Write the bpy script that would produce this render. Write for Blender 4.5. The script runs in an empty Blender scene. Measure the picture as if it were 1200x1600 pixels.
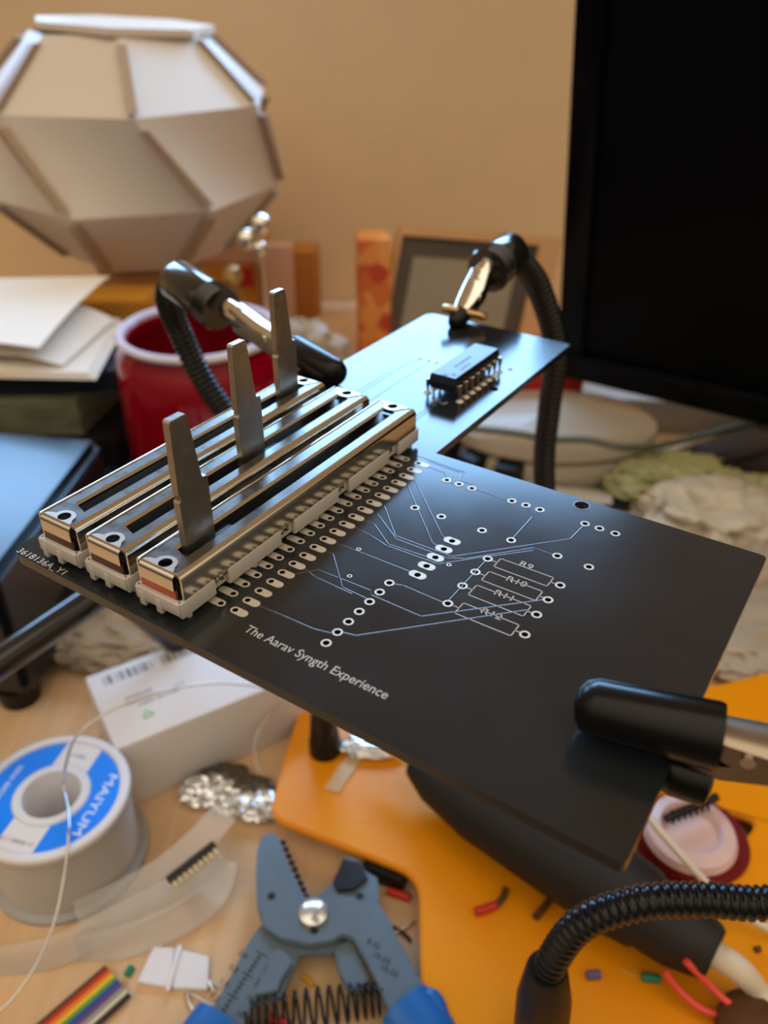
import bpy, bmesh, math, random
from mathutils import Vector, Matrix, noise
random.seed(7)
C = bpy.context.scene
COL = C.collection
MM = 0.001
R = math.radians

# ------------------------------------------------------------------ camera, world, light
CAM_H = 225.0                       # mm above the desk
F_PX, PITCH, ROLL = 1303.76, 0.5791, 0.0026
YAW = -0.5785                       # turn of the circuit board on the desk
cam_rot = Matrix.Rotation(math.pi/2 - PITCH, 4, 'X') @ Matrix.Rotation(ROLL, 4, 'Z')
cd = bpy.data.cameras.new('camera'); cam = bpy.data.objects.new('camera', cd); COL.objects.link(cam)
cam.matrix_world = Matrix.Translation((0, 0, CAM_H*MM)) @ cam_rot
cd.sensor_fit = 'HORIZONTAL'; cd.sensor_width = 36; cd.lens = F_PX/1200*36
cd.clip_start = 0.005; cd.clip_end = 50
cd.dof.use_dof = True; cd.dof.focus_distance = 0.122; cd.dof.aperture_fstop = 27
C.camera = cam

C.view_settings.view_transform = 'Standard'; C.view_settings.look = 'None'
C.view_settings.gamma = 1; C.view_settings.use_curve_mapping = False
C.view_settings.exposure = 0.0

# The room's own warm light comes from the viewer's side and above; the sky stands behind the wall and enters only by the window.
wd = bpy.data.worlds.new('room_and_sky'); C.world = wd; wd.use_nodes = True
nt = wd.node_tree; nt.nodes.clear()
wo = nt.nodes.new('ShaderNodeOutputWorld'); bg = nt.nodes.new('ShaderNodeBackground')
tc = nt.nodes.new('ShaderNodeTexCoord'); sp = nt.nodes.new('ShaderNodeSeparateXYZ'); cr = nt.nodes.new('ShaderNodeValToRGB')
nt.links.new(tc.outputs['Generated'], sp.inputs[0]); nt.links.new(sp.outputs['Z'], cr.inputs[0])
e = cr.color_ramp.elements
e[0].position = 0.0; e[0].color = (.07, .055, .04, 1)
e[1].position = 1.0; e[1].color = (1.35, 1.13, .86, 1)
for p_, c_ in ((.22, (.22, .17, .12, 1)), (.5, (.66, .54, .40, 1))):
    k_ = e.new(p_); k_.color = c_
gt = nt.nodes.new('ShaderNodeMath'); gt.operation = 'GREATER_THAN'; gt.inputs[1].default_value = .42
nt.links.new(sp.outputs['Y'], gt.inputs[0])
mxw = nt.nodes.new('ShaderNodeMix'); mxw.data_type = 'RGBA'
SKY = 12.5
mxw.inputs['B'].default_value = (.31*SKY, .59*SKY, 1.0*SKY, 1)
nt.links.new(gt.outputs[0], mxw.inputs['Factor']); nt.links.new(cr.outputs[0], mxw.inputs['A'])
nt.links.new(mxw.outputs['Result'], bg.inputs[0]); nt.links.new(bg.outputs[0], wo.inputs[0])
bg.inputs[1].default_value = 1.35

WALL_Y = 655.0
WIN = (-140.0, 215.0, 268.0, 470.0)  # x0, x1, z0, z1 of the window opening in the wall, mm
SHEEN_WIN = (-440.0, -215.0, 250.0, 385.0)  # added opening to its left, so the device's top catches a sky sheen
for (wx0, wx1, wz0, wz1) in (WIN, SHEEN_WIN):
    al = bpy.data.lights.new('window_portal', 'AREA'); al.shape = 'RECTANGLE'
    al.size = (wx1-wx0)*MM; al.size_y = (wz1-wz0)*MM; al.cycles.is_portal = True
    ao = bpy.data.objects.new('window_portal', al); COL.objects.link(ao)
    ao.location = ((wx0+wx1)/2*MM, (WALL_Y+12)*MM, (wz0+wz1)/2*MM)
    ao.rotation_euler = (R(-90), 0, 0)

# ------------------------------------------------------------------ places: a point of the desk or of an upright plane
def _ray(px, py):
    return cam_rot.to_3x3() @ Vector((px-600, -(py-800), -F_PX))
def at(px, py, z):
    w = _ray(px, py); w = w*((z-CAM_H)/w.z); return Vector((w.x, w.y, z))
def atY(px, py, y):
    w = _ray(px, py); w = w*(y/w.y); return Vector((w.x, w.y, w.z+CAM_H))

# ------------------------------------------------------------------ materials
def new_mat(name):
    m = bpy.data.materials.new(name); m.use_nodes = True
    return m, m.node_tree, m.node_tree.nodes['Principled BSDF']
def mat(name, col, rough=.5, metal=0, spec=.5, var=0, vscale=300, bump=0, bscale=2000, trans=0, alpha=1, emit=None, coat=0, sss=0, ior=1.45, stretch=None, rvar=0, bdist=.0002):
    m, t, b = new_mat(name)
    I = b.inputs
    I['Base Color'].default_value = (*col, 1); I['Roughness'].default_value = rough; I['Metallic'].default_value = metal
    I['Specular IOR Level'].default_value = spec; I['Transmission Weight'].default_value = trans; I['Alpha'].default_value = alpha
    I['Coat Weight'].default_value = coat; I['IOR'].default_value = ior
    if sss:
        I['Subsurface Weight'].default_value = sss; I['Subsurface Radius'].default_value = (.003, .002, .0012)
    if var or bump or rvar:
        co = t.nodes.new('ShaderNodeTexCoord'); src = co.outputs['Object']
        if stretch:
            mp = t.nodes.new('ShaderNodeMapping'); mp.inputs['Scale'].default_value = stretch
            t.links.new(src, mp.inputs[0]); src = mp.outputs[0]
    if var:
        n = t.nodes.new('ShaderNodeTexNoise'); n.inputs['Scale'].default_value = vscale; n.inputs['Detail'].default_value = 4
        t.links.new(src, n.inputs['Vector'])
        mx = t.nodes.new('ShaderNodeMix'); mx.data_type = 'RGBA'
        mx.inputs['A'].default_value = (*[max(0, c*(1-var)) for c in col], 1); mx.inputs['B'].default_value = (*[min(1, c*(1+var)) for c in col], 1)
        t.links.new(n.outputs['Fac'], mx.inputs['Factor']); t.links.new(mx.outputs['Result'], I['Base Color'])
    if rvar:
        n3 = t.nodes.new('ShaderNodeTexNoise'); n3.inputs['Scale'].default_value = vscale; n3.inputs['Detail'].default_value = 5
        t.links.new(src, n3.inputs['Vector'])
        mr = t.nodes.new('ShaderNodeMapRange'); mr.inputs['To Min'].default_value = max(.02, rough-rvar); mr.inputs['To Max'].default_value = rough+rvar
        mr.inputs['From Min'].default_value = .3; mr.inputs['From Max'].default_value = .7
        t.links.new(n3.outputs['Fac'], mr.inputs[0]); t.links.new(mr.outputs[0], I['Roughness'])
    if bump:
        n2 = t.nodes.new('ShaderNodeTexNoise'); n2.inputs['Scale'].default_value = bscale; n2.inputs['Detail'].default_value = 3
        t.links.new(src, n2.inputs['Vector'])
        bp = t.nodes.new('ShaderNodeBump'); bp.inputs['Strength'].default_value = bump; bp.inputs['Distance'].default_value = bdist
        t.links.new(n2.outputs['Fac'], bp.inputs['Height']); t.links.new(bp.outputs[0], I['Normal'])
    return m
def wood_mat(name, a, b_, scale=(14, 1.2, 14), rough=.42):
    m, t, b = new_mat(name)
    co = t.nodes.new('ShaderNodeTexCoord'); mp = t.nodes.new('ShaderNodeMapping'); mp.inputs['Scale'].default_value = scale
    mp.inputs['Rotation'].default_value = (0, 0, R(24))
    n = t.nodes.new('ShaderNodeTexNoise'); n.inputs['Scale'].default_value = 6; n.inputs['Detail'].default_value = 7; n.inputs['Distortion'].default_value = .6
    cr = t.nodes.new('ShaderNodeValToRGB'); cr.color_ramp.elements[0].position = .3; cr.color_ramp.elements[1].position = .72
    cr.color_ramp.elements[0].color = (*a, 1); cr.color_ramp.elements[1].color = (*b_, 1)
    t.links.new(co.outputs['Object'], mp.inputs[0]); t.links.new(mp.outputs[0], n.inputs['Vector']); t.links.new(n.outputs['Fac'], cr.inputs[0])
    t.links.new(cr.outputs[0], b.inputs['Base Color']); b.inputs['Roughness'].default_value = rough
    return m

MT = dict(
    wall=mat('beige_painted_plaster', (.76, .575, .35), .85, bump=.5, bscale=90, var=.05, vscale=30),
    floor=wood_mat('dark_floorboards', (.12, .07, .04), (.2, .12, .07)),
    desk=wood_mat('pale_birch_desktop', (.60, .38, .20), (.69, .47, .28), (30, 3, 30), .38),
    trim=mat('white_trim_paint', (.8, .78, .74), .5),
    board=mat('black_soldermask', (.014, .0165, .019), .17, spec=.55, bump=.25, bscale=3500, bdist=.00001, rvar=.03, vscale=60, var=.2),
    trace=mat('soldermask_over_copper', (.022, .023, .025), .2, spec=1.0),
    edge=mat('board_edge_fibre', (.02, .016, .008), .6),
    silver=mat('tinned_pad', (.62, .57, .48), .42, metal=.35, bump=.25, bscale=1500),
    silk=mat('white_silkscreen', (.46, .46, .42), .6),
    nickel=mat('nickel_plated_steel', (.64, .60, .52), .14, metal=1, bump=.04, bscale=300),
    nickel_top=mat('dull_nickel_top', (.20, .195, .18), .30, metal=1, rvar=.06, vscale=500, bump=.05, bscale=900, var=.15),
    lever=mat('cast_zinc_lever', (.36, .32, .27), .36, metal=1, bump=.35, bscale=900, var=.25, vscale=500),
    plastic_white=mat('greyish_white_nylon', (.54, .51, .47), .5),
    dark_part=mat('black_slider_plastic', (.012, .012, .012), .35),
    copper=mat('copper_coloured_strip', (.62, .17, .09), .4, metal=.6, var=.3, vscale=400),
    bronze=mat('dark_bronze_strip', (.13, .065, .035), .4, metal=.5, var=.3, vscale=400),
    ic=mat('black_epoxy', (.012, .012, .013), .3, bump=.15, bscale=5000),
    ic_print=mat('grey_chip_print', (.16, .16, .17), .6),
    pin=mat('tin_pin', (.72, .56, .38), .35, metal=1),
    rubber=mat('black_rubber_sleeve', (.004, .004, .004), .25, spec=.3, bump=.1, bscale=600),
    matte_black=mat('matte_black_plastic', (.006, .006, .006), .42, spec=.3, bump=.08, bscale=900),
    neck=mat('black_ribbed_hose', (.005, .006, .007), .24, spec=.4),
    chrome=mat('chromed_steel', (.78, .74, .66), .14, metal=1),
    brass=mat('old_brass', (.55, .36, .15), .35, metal=1),
    orange=mat('orange_powder_coat', (.82, .29, .003), .3, spec=.5, bump=.30, bscale=420, coat=.1),
    monitor=mat('monitor_glossy_bezel', (.001, .0015, .003), .25, spec=.12),
    screen=mat('monitor_matte_screen', (.0008, .0012, .0022), .4, spec=.08),
    red_glass=mat('red_glass', (.25, .001, .010), .12, coat=.3, var=.5, vscale=25),
    red_dark=mat('red_wax', (.16, .003, .008), .45),
    rim=mat('frosted_glass_rim', (.62, .58, .72), .15, coat=.5),
    paper=mat('white_paper', (.80, .74, .64), .7, bump=.1, bscale=60),
    card_white=mat('white_card', (.74, .70, .68), .55, var=.03, vscale=40),
    print_grey=mat('grey_print', (.25, .24, .24), .7),
    print_green=mat('green_print', (.30, .58, .30), .7),
    lamp=mat('translucent_lamp_paper', (.70, .63, .55), .55),
    lamp_flange=mat('lamp_seam_card', (.40, .29, .20), .35),
    lamp_bright=mat('lamp_cap_plastic', (.80, .70, .60), .25),
    blue=mat('blue_label', (.004, .22, .90), .4),
    spool=mat('white_spool_plastic', (.72, .70, .70), .35, sss=0),
    spool_clear=mat('clear_spool_plastic', (.75, .73, .74), .15, trans=.55),
    solder=mat('solder_wire', (.70, .68, .66), .25, metal=1),
    strip=mat('frosted_plastic_strip', (.93, .91, .88), .12, trans=.8, ior=1.3),
    steel_blue=mat('grey_painted_steel', (.145, .20, .25), .32, metal=.35, var=.12, vscale=180, bump=.1, bscale=700),
    dark_steel=mat('dark_steel', (.03, .03, .032), .35, metal=.6),
    grip=mat('blue_rubber_grip', (.015, .13, .42), .35),
    spring=mat('blackened_spring', (.02, .02, .02), .25, metal=.5),
    etched=mat('etched_marks', (.035, .045, .055), .6),
    rivet=mat('zinc_rivet', (.78, .80, .80), .22, metal=.7),
    device=mat('black_device_shell', (.010, .012, .016), .26, bump=.05, bscale=800),
    device_dark=mat('black_device_side', (.010, .007, .009), .4),
    slate=mat('dark_blue_card', (.012, .016, .03), .4),
    pcb_green=mat('dull_green_boards', (.14, .15, .09), .6, var=.9, vscale=60, stretch=(1, 1, 5)),
    frame_grey=mat('grey_frame', (.085, .070, .055), .5),
    picture=mat('grey_picture', (.30, .27, .20), .5, var=.25, vscale=16),
    pine=mat('pale_pine', (.62, .36, .17), .5, var=.1, vscale=30),
    kraft=mat('brown_kraft_card', (.42, .22, .09), .7, var=.12, vscale=30),
    amber=mat('amber_card', (.58, .26, .025), .6, var=.15, vscale=40),
    rust=mat('rust_brown_card', (.42, .15, .025), .6),
    red_card=mat('red_card', (.42, .012, .012), .5),
    pink_card=mat('pinkish_card', (.60, .36, .26), .6),
    white_shell=mat('white_plastic_shell', (.42, .36, .28), .35),
    bag_green=mat('pale_green_bag', (.36, .35, .16), .35, var=.25, vscale=60),
    bag_white=mat('white_bag', (.56, .50, .40), .4, var=.1, vscale=60),
    bag_grey=mat('beige_bag', (.40, .33, .25), .45, var=.12, vscale=60),
    foil=mat('silver_bag', (.80, .83, .86), .25, metal=.9, bump=.1, bscale=500),
    antistatic=mat('grey_antistatic_film', (.10, .09, .07), .25, metal=.5),
    pcb=mat('green_circuit_board', (.06, .12, .07), .4),
    silk_bright=mat('white_label_print', (.80, .84, .88), .5),
    spool_wall=mat('wound_solder_behind_wrap', (.46, .42, .38), .4, var=.08, vscale=80),
    white_wire=mat('white_insulation', (.70, .62, .50), .4),
    coral=mat('coral_insulation', (.80, .085, .06), .4),
    cable_green=mat('grey_green_cable', (.09, .10, .07), .45),
    tape=mat('beige_tape', (.62, .42, .22), .6),
    gold=mat('gold_pin', (.80, .52, .18), .3, metal=1),
    insul_green=mat('green_insulation', (.005, .20, .10), .4),
    insul_red=mat('red_insulation', (.55, .02, .01), .4),
    insul_purple=mat('purple_insulation', (.13, .09, .22), .5),
    insul_brown=mat('brown_insulation', (.10, .04, .015), .5),
    insul_yellow=mat('yellow_insulation', (.72, .36, .02), .5),
    jar_lid=mat('pink_white_lid', (.72, .52, .52), .35, var=.25, vscale=50),
)
def spotted(name, a, b_, c_, sc):
    m, t, b = new_mat(name)
    co = t.nodes.new('ShaderNodeTexCoord'); v = t.nodes.new('ShaderNodeTexVoronoi'); v.inputs['Scale'].default_value = sc
    cr = t.nodes.new('ShaderNodeValToRGB'); cr.color_ramp.elements[0].color = (*a, 1); cr.color_ramp.elements[1].color = (*c_, 1)
    k = cr.color_ramp.elements.new(.45); k.color = (*b_, 1)
    sx = t.nodes.new('ShaderNodeSeparateColor')
    t.links.new(co.outputs['Object'], v.inputs['Vector']); t.links.new(v.outputs['Color'], sx.inputs[0]); t.links.new(sx.outputs[0], cr.inputs[0])
    t.links.new(cr.outputs[0], b.inputs['Base Color']); b.inputs['Roughness'].default_value = .6
    return m
MT['patterned'] = spotted('red_orange_pattern', (.45, .03, .02), (.70, .22, .03), (.75, .35, .10), 90)

# ------------------------------------------------------------------ mesh helpers (all sizes in mm)
class M:
    def __init__(s): s.b = bmesh.new(); s.smooth = .7
    def box(s, c, d, rot=None, bev=0, seg=2):
        g = bmesh.new(); bmesh.ops.create_cube(g, size=1)
        bmesh.ops.scale(g, vec=d, verts=g.verts)
        if bev: bmesh.ops.bevel(g, geom=g.edges[:], offset=bev, segments=seg, affect='EDGES', profile=.5)
        return s._add(g, c, rot)
    def _add(s, g, c=(0, 0, 0), rot=None):
        mx = Matrix.Translation(c)
        if rot is not None: mx = mx @ (rot if isinstance(rot, Matrix) else Matrix.Rotation(rot, 4, 'Z'))
        me = bpy.data.meshes.new('t'); g.transform(mx); g.to_mesh(me); g.free(); s.b.from_mesh(me); bpy.data.meshes.remove(me)
        return s
    def prism(s, pts, z0, z1, mx=None, bev=0):                      # outline (x, y) raised from z0 to z1
        g = bmesh.new(); vs = [g.verts.new((x, y, z0)) for x, y in pts]; f = g.faces.new(vs)
        r = bmesh.ops.extrude_face_region(g, geom=[f]); bmesh.ops.translate(g, vec=(0, 0, z1-z0), verts=[v for v in r['geom'] if isinstance(v, bmesh.types.BMVert)])
        bmesh.ops.recalc_face_normals(g, faces=g.faces)
        if bev: bmesh.ops.bevel(g, geom=[e for e in g.edges], offset=bev, segments=2, affect='EDGES')
        if mx is not None: g.transform(mx)
        return s._add(g)
    def lathe(s, prof, c=(0, 0, 0), n=48, mx=None, cap=False):
        g = bmesh.new(); rings = []
        for r, z in prof:
            if r < 1e-6: rings.append([g.verts.new((0, 0, z))])
            else: rings.append([g.verts.new((r*math.cos(2*math.pi*i/n), r*math.sin(2*math.pi*i/n), z)) for i in range(n)])
        for a, b in zip(rings, rings[1:]):
            for i in range(n):
                j = (i+1) % n
                if len(a) == 1 and len(b) == 1: continue
                if len(a) == 1: g.faces.new((a[0], b[i], b[j]))
                elif len(b) == 1: g.faces.new((a[i], a[j], b[0]))
                else: g.faces.new((a[i], a[j], b[j], b[i]))
        bmesh.ops.recalc_face_normals(g, faces=g.faces)
        if mx is not None: g.transform(mx)
        return s._add(g, c)
    def tube(s, path, r, n=12, smooth=0, flat=None, closed=False):
        P = [Vector(p) for p in path]
        rs = r if isinstance(r, (list, tuple)) else [r]*len(P)
        if smooth:
            Q, q = [], []
            for i in range(len(P)-1):
                p0, p1, p2, p3 = P[max(0, i-1)], P[i], P[i+1], P[min(len(P)-1, i+2)]
                for k in range(smooth):
                    t = k/smooth
                    Q.append(.5*((2*p1)+(p2-p0)*t+(2*p0-5*p1+4*p2-p3)*t*t+(3*p1-p0-3*p2+p3)*t**3)); q.append(rs[i]*(1-t)+rs[i+1]*t)
            Q.append(P[-1]); q.append(rs[-1]); P, rs = Q, q
        g = bmesh.new(); rings = []; up = None
        for i, p in enumerate(P):
            t = (P[min(i+1, len(P)-1)]-P[max(i-1, 0)]).normalized()
            if up is None:
                up = Vector((0, 0, 1)) if abs(t.z) < .9 else Vector((1, 0, 0))
            x = t.cross(up).normalized(); up = x.cross(t).normalized()
            rad = rs[i] if not callable(rs[i]) else rs[i]
            fl = flat or 1
            rings.append([g.verts.new(p + x*math.cos(2*math.pi*k/n)*rad + up*math.sin(2*math.pi*k/n)*rad*fl) for k in range(n)])
        for a, b in zip(rings, rings[1:]):
            for i in range(n): g.faces.new((a[i], a[(i+1) % n], b[(i+1) % n], b[i]))
        g.faces.new(rings[0][::-1]); g.faces.new(rings[-1])
        bmesh.ops.recalc_face_normals(g, faces=g.faces)
        return s._add(g)
    def ribbon(s, path, w, th, up=(0, 0, 1), smooth=8):             # flat band along a path
        P = [Vector(p) for p in path]; Q = []
        for i in range(len(P)-1):
            p0, p1, p2, p3 = P[max(0, i-1)], P[i], P[i+1], P[min(len(P)-1, i+2)]
            for k in range(smooth):
                t = k/smooth; Q.append(.5*((2*p1)+(p2-p0)*t+(2*p0-5*p1+4*p2-p3)*t*t+(3*p1-p0-3*p2+p3)*t**3))
        Q.append(P[-1]); g = bmesh.new(); rings = []; up = Vector(up)
        for i, p in enumerate(Q):
            t = (Q[min(i+1, len(Q)-1)]-Q[max(i-1, 0)]).normalized(); x = t.cross(up).normalized(); u = x.cross(t).normalized()
            rings.append([g.verts.new(p+x*a*w/2+u*b*th/2) for a, b in ((-1, -1), (1, -1), (1, 1), (-1, 1))])
        for a, b in zip(rings, rings[1:]):
            for i in range(4): g.faces.new((a[i], a[(i+1) % 4], b[(i+1) % 4], b[i]))
        g.faces.new(rings[0][::-1]); g.faces.new(rings[-1])
        return s._add(g)
    def faces(s, verts, fs):
        vs = [s.b.verts.new(v) for v in verts]
        for f in fs: s.b.faces.new([vs[i] for i in f])
        return s
    def blob(s, c, d, amp=.25, freq=3, seed=0, sub=4, ridge=True):  # crumpled lump standing on its lowest point
        g = bmesh.new(); bmesh.ops.create_icosphere(g, subdivisions=sub, radius=1)
        for v in g.verts:
            p = v.co.copy(); q = p*freq+Vector((seed*7.1, seed*3.3, seed))
            h = noise.fractal(q, 1.0, 2.0, 4)
            if ridge: h = abs(h)*-1.4+.35
            v.co = p*(1+amp*h)
            v.co.x *= d[0]/2; v.co.y *= d[1]/2; v.co.z = v.co.z*d[2]/2
        zmin = min(v.co.z for v in g.verts)
        for v in g.verts: v.co.z = max(v.co.z, zmin*.72)-zmin*.72
        return s._add(g, c)
    def build(s, name, m, parent=None, world=True, smooth=None):
        bmesh.ops.scale(s.b, vec=(MM, MM, MM), verts=s.b.verts)
        off = Vector((0, 0, 0))
        if parent is None:
            vs = s.b.verts
            xs = [v.co.x for v in vs]; ys = [v.co.y for v in vs]; zs = [v.co.z for v in vs]
            off = Vector(((min(xs)+max(xs))/2, (min(ys)+max(ys))/2, min(zs)))
        elif world: off = WO.get(parent.name, Vector((0, 0, 0)))
        bmesh.ops.translate(s.b, vec=-off, verts=s.b.verts)
        bmesh.ops.recalc_face_normals(s.b, faces=s.b.faces)
        me = bpy.data.meshes.new(name); s.b.to_mesh(me); s.b.free()
        return finish(me, name, m, parent, off if parent is None else Vector((0, 0, 0)), s.smooth if smooth is None else smooth, base=off)
WO = {}
def finish(me, name, m, parent, loc, smooth=.7, base=None):
    if isinstance(m, str): m = MT[m]
    me.materials.append(m)
    for p in me.polygons: p.use_smooth = True
    me.set_sharp_from_angle(angle=smooth)
    o = bpy.data.objects.new(name, me); COL.objects.link(o); o.location = loc
    if parent is not None: o.parent = parent
    WO[o.name] = base if base is not None else Vector((0, 0, 0))
    return o
def thing(name, label, cat, loc=(0, 0, 0), rotz=0, group=None):
    o = bpy.data.objects.new(name, None); COL.objects.link(o); o.empty_display_size = .005
    o.location = Vector(loc)*MM; o.rotation_euler = (0, 0, rotz); o['label'] = label; o['category'] = cat
    if group: o['group'] = group
    WO[o.name] = Vector(loc)*MM
    return o
def tag(o, label, cat, group=None, kind=None):
    o['label'] = label; o['category'] = cat
    if group: o['group'] = group
    if kind: o['kind'] = kind
    return o
def struct(o): o['kind'] = 'structure'; return o
DG = bpy.context.evaluated_depsgraph_get
def curve_mesh(cu):
    t = bpy.data.objects.new('t', cu); COL.objects.link(t); bpy.context.view_layer.update()
    me = bpy.data.meshes.new_from_object(t.evaluated_get(DG())); bpy.data.objects.remove(t); bpy.data.curves.remove(cu)
    return me
def circle(x, y, r, n=20): return [(x+r*math.cos(2*math.pi*i/n), y+r*math.sin(2*math.pi*i/n)) for i in range(n)]
def slot_outline(x0, x1, y, r, n=8):
    return [(x1+r*math.cos(a), y+r*math.sin(a)) for a in [(-math.pi/2+math.pi*i/n) for i in range(n+1)]] + \
           [(x0-r*math.cos(a), y-r*math.sin(a)) for a in [(-math.pi/2+math.pi*i/n) for i in range(n+1)]]
def plate(loops, z0, z1):                                           # filled outline with holes, as a mesh, mm
    cu = bpy.data.curves.new('p', 'CURVE'); cu.dimensions = '2D'; cu.fill_mode = 'BOTH'
    for L in loops:
        s = cu.splines.new('POLY'); s.points.add(len(L)-1); s.use_cyclic_u = True
        for p, (x, y) in zip(s.points, L): p.co = (x*MM, y*MM, 0, 1)
    cu.extrude = (z1-z0)/2*MM
    me = curve_mesh(cu); me.transform(Matrix.Translation((0, 0, (z0+z1)/2*MM)))
    me.materials.clear()
    return me
def text_mesh(body, size, th=.02, spacing=1.0, align='LEFT', bold=0):
    cu = bpy.data.curves.new('t', 'FONT'); cu.body = body; cu.size = size*MM; cu.extrude = th/2*MM
    cu.space_character = spacing; cu.offset = bold*MM; cu.align_x = align; cu.resolution_u = 3
    me = curve_mesh(cu); me.materials.clear(); return me
def put_text(body, size, mx, m, parent, name='lettering', sx=1.0, spacing=1.0, align='LEFT'):
    me = text_mesh(body, size, spacing=spacing, align=align, bold=.012 if m == 'silk' else 0); me.transform(Matrix.Diagonal((sx, 1, 1, 1))); me.transform(mx)
    return finish(me, name, m, parent, (0, 0, 0))
def T(x, y, z, rz=0): return Matrix.Translation((x*MM, y*MM, z*MM)) @ Matrix.Rotation(rz, 4, 'Z')
def hook(a, b_):                                                     # matrix with its z axis along a -> b (mm)
    a = Vector(a); b_ = Vector(b_); return Matrix.Translation(a) @ (b_-a).to_track_quat('Z', 'Y').to_matrix().to_4x4()
def copy_tree(o, parent=None):
    c = o.copy(); COL.objects.link(c); c.parent = parent if parent else o.parent
    for ch in list(o.children): copy_tree(ch, c)
    return c

# ------------------------------------------------------------------ the setting
m = M()
for (a, b), (c, d) in (((-2600, SHEEN_WIN[0]), (-740, 3200)), ((SHEEN_WIN[0], SHEEN_WIN[1]), (-740, SHEEN_WIN[2])), ((SHEEN_WIN[0], SHEEN_WIN[1]), (SHEEN_WIN[3], 3200)), ((SHEEN_WIN[1], WIN[0]), (-740, 3200)),
                       ((WIN[0], WIN[1]), (-740, WIN[2])), ((WIN[0], WIN[1]), (WIN[3], 3200)), ((WIN[1], 2600), (-740, 3200))):
    m.faces([(a, WALL_Y, c), (b, WALL_Y, c), (b, WALL_Y, d), (a, WALL_Y, d)], [(0, 1, 2, 3)])
struct(m.build('wall_back', 'wall'))
for n_, (x0, x1, z0, z1) in enumerate((WIN, SHEEN_WIN)):
    m = M(); fw = 8
    for cx, cz, dx, dz in (((x0+x1)/2, z0-fw/2, x1-x0+2*fw, fw), ((x0+x1)/2, z1+fw/2, x1-x0+2*fw, fw), (x0-fw/2, (z0+z1)/2, fw, z1-z0), (x1+fw/2, (z0+z1)/2, fw, z1-z0)):
        m.box((cx, WALL_Y-3, cz), (dx, 10, dz), bev=1)
    struct(m.build('window_%d' % (n_+1), 'trim'))  # the second opening is added only for the sheen on the bench device
m = M(); m.box((0, -300, -745), (5200, 2000, 10)); struct(m.build('floor', 'floor'))
dk = thing('desk', 'pale birch-topped desk strewn with tools, scraps and parts', 'desk', (0, 280, -740))
m = M(); m.box((0, 314, -12), (1500, 680, 24), bev=2); m.build('desktop', 'desk', dk)
for sx in (-700, 700):
    for y in (20, 615):
        m = M(); m.box((sx, y, -382), (45, 45, 716), bev=2); m.build('leg', 'desk', dk)

# ------------------------------------------------------------------ the circuit board
ZB = 150.9
def b2w(x, y, z=0):                                                  # board millimetres -> world millimetres
    v = Matrix.Rotation(YAW, 3, 'Z') @ Vector((x-7.2, y+54.8, 0)); return Vector((v.x, v.y, ZB+z))
pcb = thing('circuit_board', 'black L-shaped circuit board held level above the desk by clips', 'circuit board', b2w(0, 0), YAW)
def arc(cx, cy, r, a0, a1, n=6): return [(cx+r*math.cos(R(a0+(a1-a0)*i/n)), cy+r*math.sin(R(a0+(a1-a0)*i/n))) for i in range(n+1)]
XL, XR, XN, Y1, Y2 = -96.2, 0, -57.6, 61.6, 124.4
outline = arc(XL+2.5, 2.5, 2.5, 180, 270) + arc(XR-.8, .8, .8, 270, 360, 3) + arc(XR-.8, Y1-.8, .8, 0, 90, 3) + [(XN, Y1)] + arc(XN-.8, Y2-.8, .8, 0, 90, 3) + arc(XL+2.5, Y2-2.5, 2.5, 90, 180)
outer = [(-58.3, 8.2+2.553*i) for i in range(20)]
inner = [(-60.95, 8.2+2.553*i) for i in range(20)]
five = [(-41.5, 28.75+2.56*i) for i in range(5)]
hdr = [(-43.9, 9.7+2.535*i) for i in range(7)]
rnd = [(-51.2, 43.9), (-46.3, 44.0), (-39.0, 44.1), (-51.2, 54.4), (-48.8, 54.4), (-46.3, 54.4), (-38.9, 54.5), (-36.4, 54.6), (-33.9, 54.6),
       (-34.0, 44.2), (-26.4, 44.3), (-21.4, 44.3), (-34.8, 37.9), (-34.8, 34.0), (-34.8, 30.1), (-34.6, 25.5), (-23.2, 37.9), (-23.3, 33.9), (-23.3, 30.1), (-22.9, 25.5),
       (-26.2, 54.8), (-23.8, 54.8), (-21.2, 54.8), (-72.7, 83.1), (-63.0, 103.3), (-80.3, 97.4), (-78.3, 97.6), (-82.6, 97.4)]
tiny = [(-52.3, 29.3), (-49.6, 23.1), (-38.9, 33.4), (-84.6, 87.4), (-79.9, 87.6)]
holes = [(x, y, .42) for x, y in outer+inner+hdr+rnd] + [(x, y, .5) for x, y in five] + [(x, y, .2) for x, y in tiny] + [(-28.7, 59.6, 1.15), (-61.3, 92.1, 1.0)]
holes += [(x, y, .42) for x in (-64.35, -71.95) for y in [82.9+2.54*i for i in range(8)]]
sub_ = finish(plate([outline]+[circle(*h, 16) for h in holes], -1.6, 0), 'board_panel', 'board', pcb, (0, 0, 0), .5)
def ring_mesh(outl, hx, hy, r): 
    return plate([outl, circle(hx, hy, r, 16)], 0.002, .06)
me_round = ring_mesh(circle(0, 0, .76, 24), 0, 0, .45)
me_small = ring_mesh(circle(0, 0, .40, 16), 0, 0, .2)
me_out = ring_mesh(slot_outline(-.05, 1.45, 0, .68), 0, 0, .42)
me_in = ring_mesh(slot_outline(-1.9, .05, 0, .68), 0, 0, .42)
me_five = ring_mesh(slot_outline(-.62, .62, 0, .78), 0, 0, .5)
def pads(me, pts, nm='solder_pad', mt='silver'):
    for i, (x, y) in enumerate(pts):
        if i == 0: o = finish(me, nm, mt, pcb, (x*MM, y*MM, 0)); first = o
        else:
            o = first.copy(); COL.objects.link(o); o.location = (x*MM, y*MM, 0)
pads(me_round, hdr+rnd); pads(me_small, tiny); pads(me_out, outer); pads(me_in, inner); pads(me_five, five)
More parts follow.
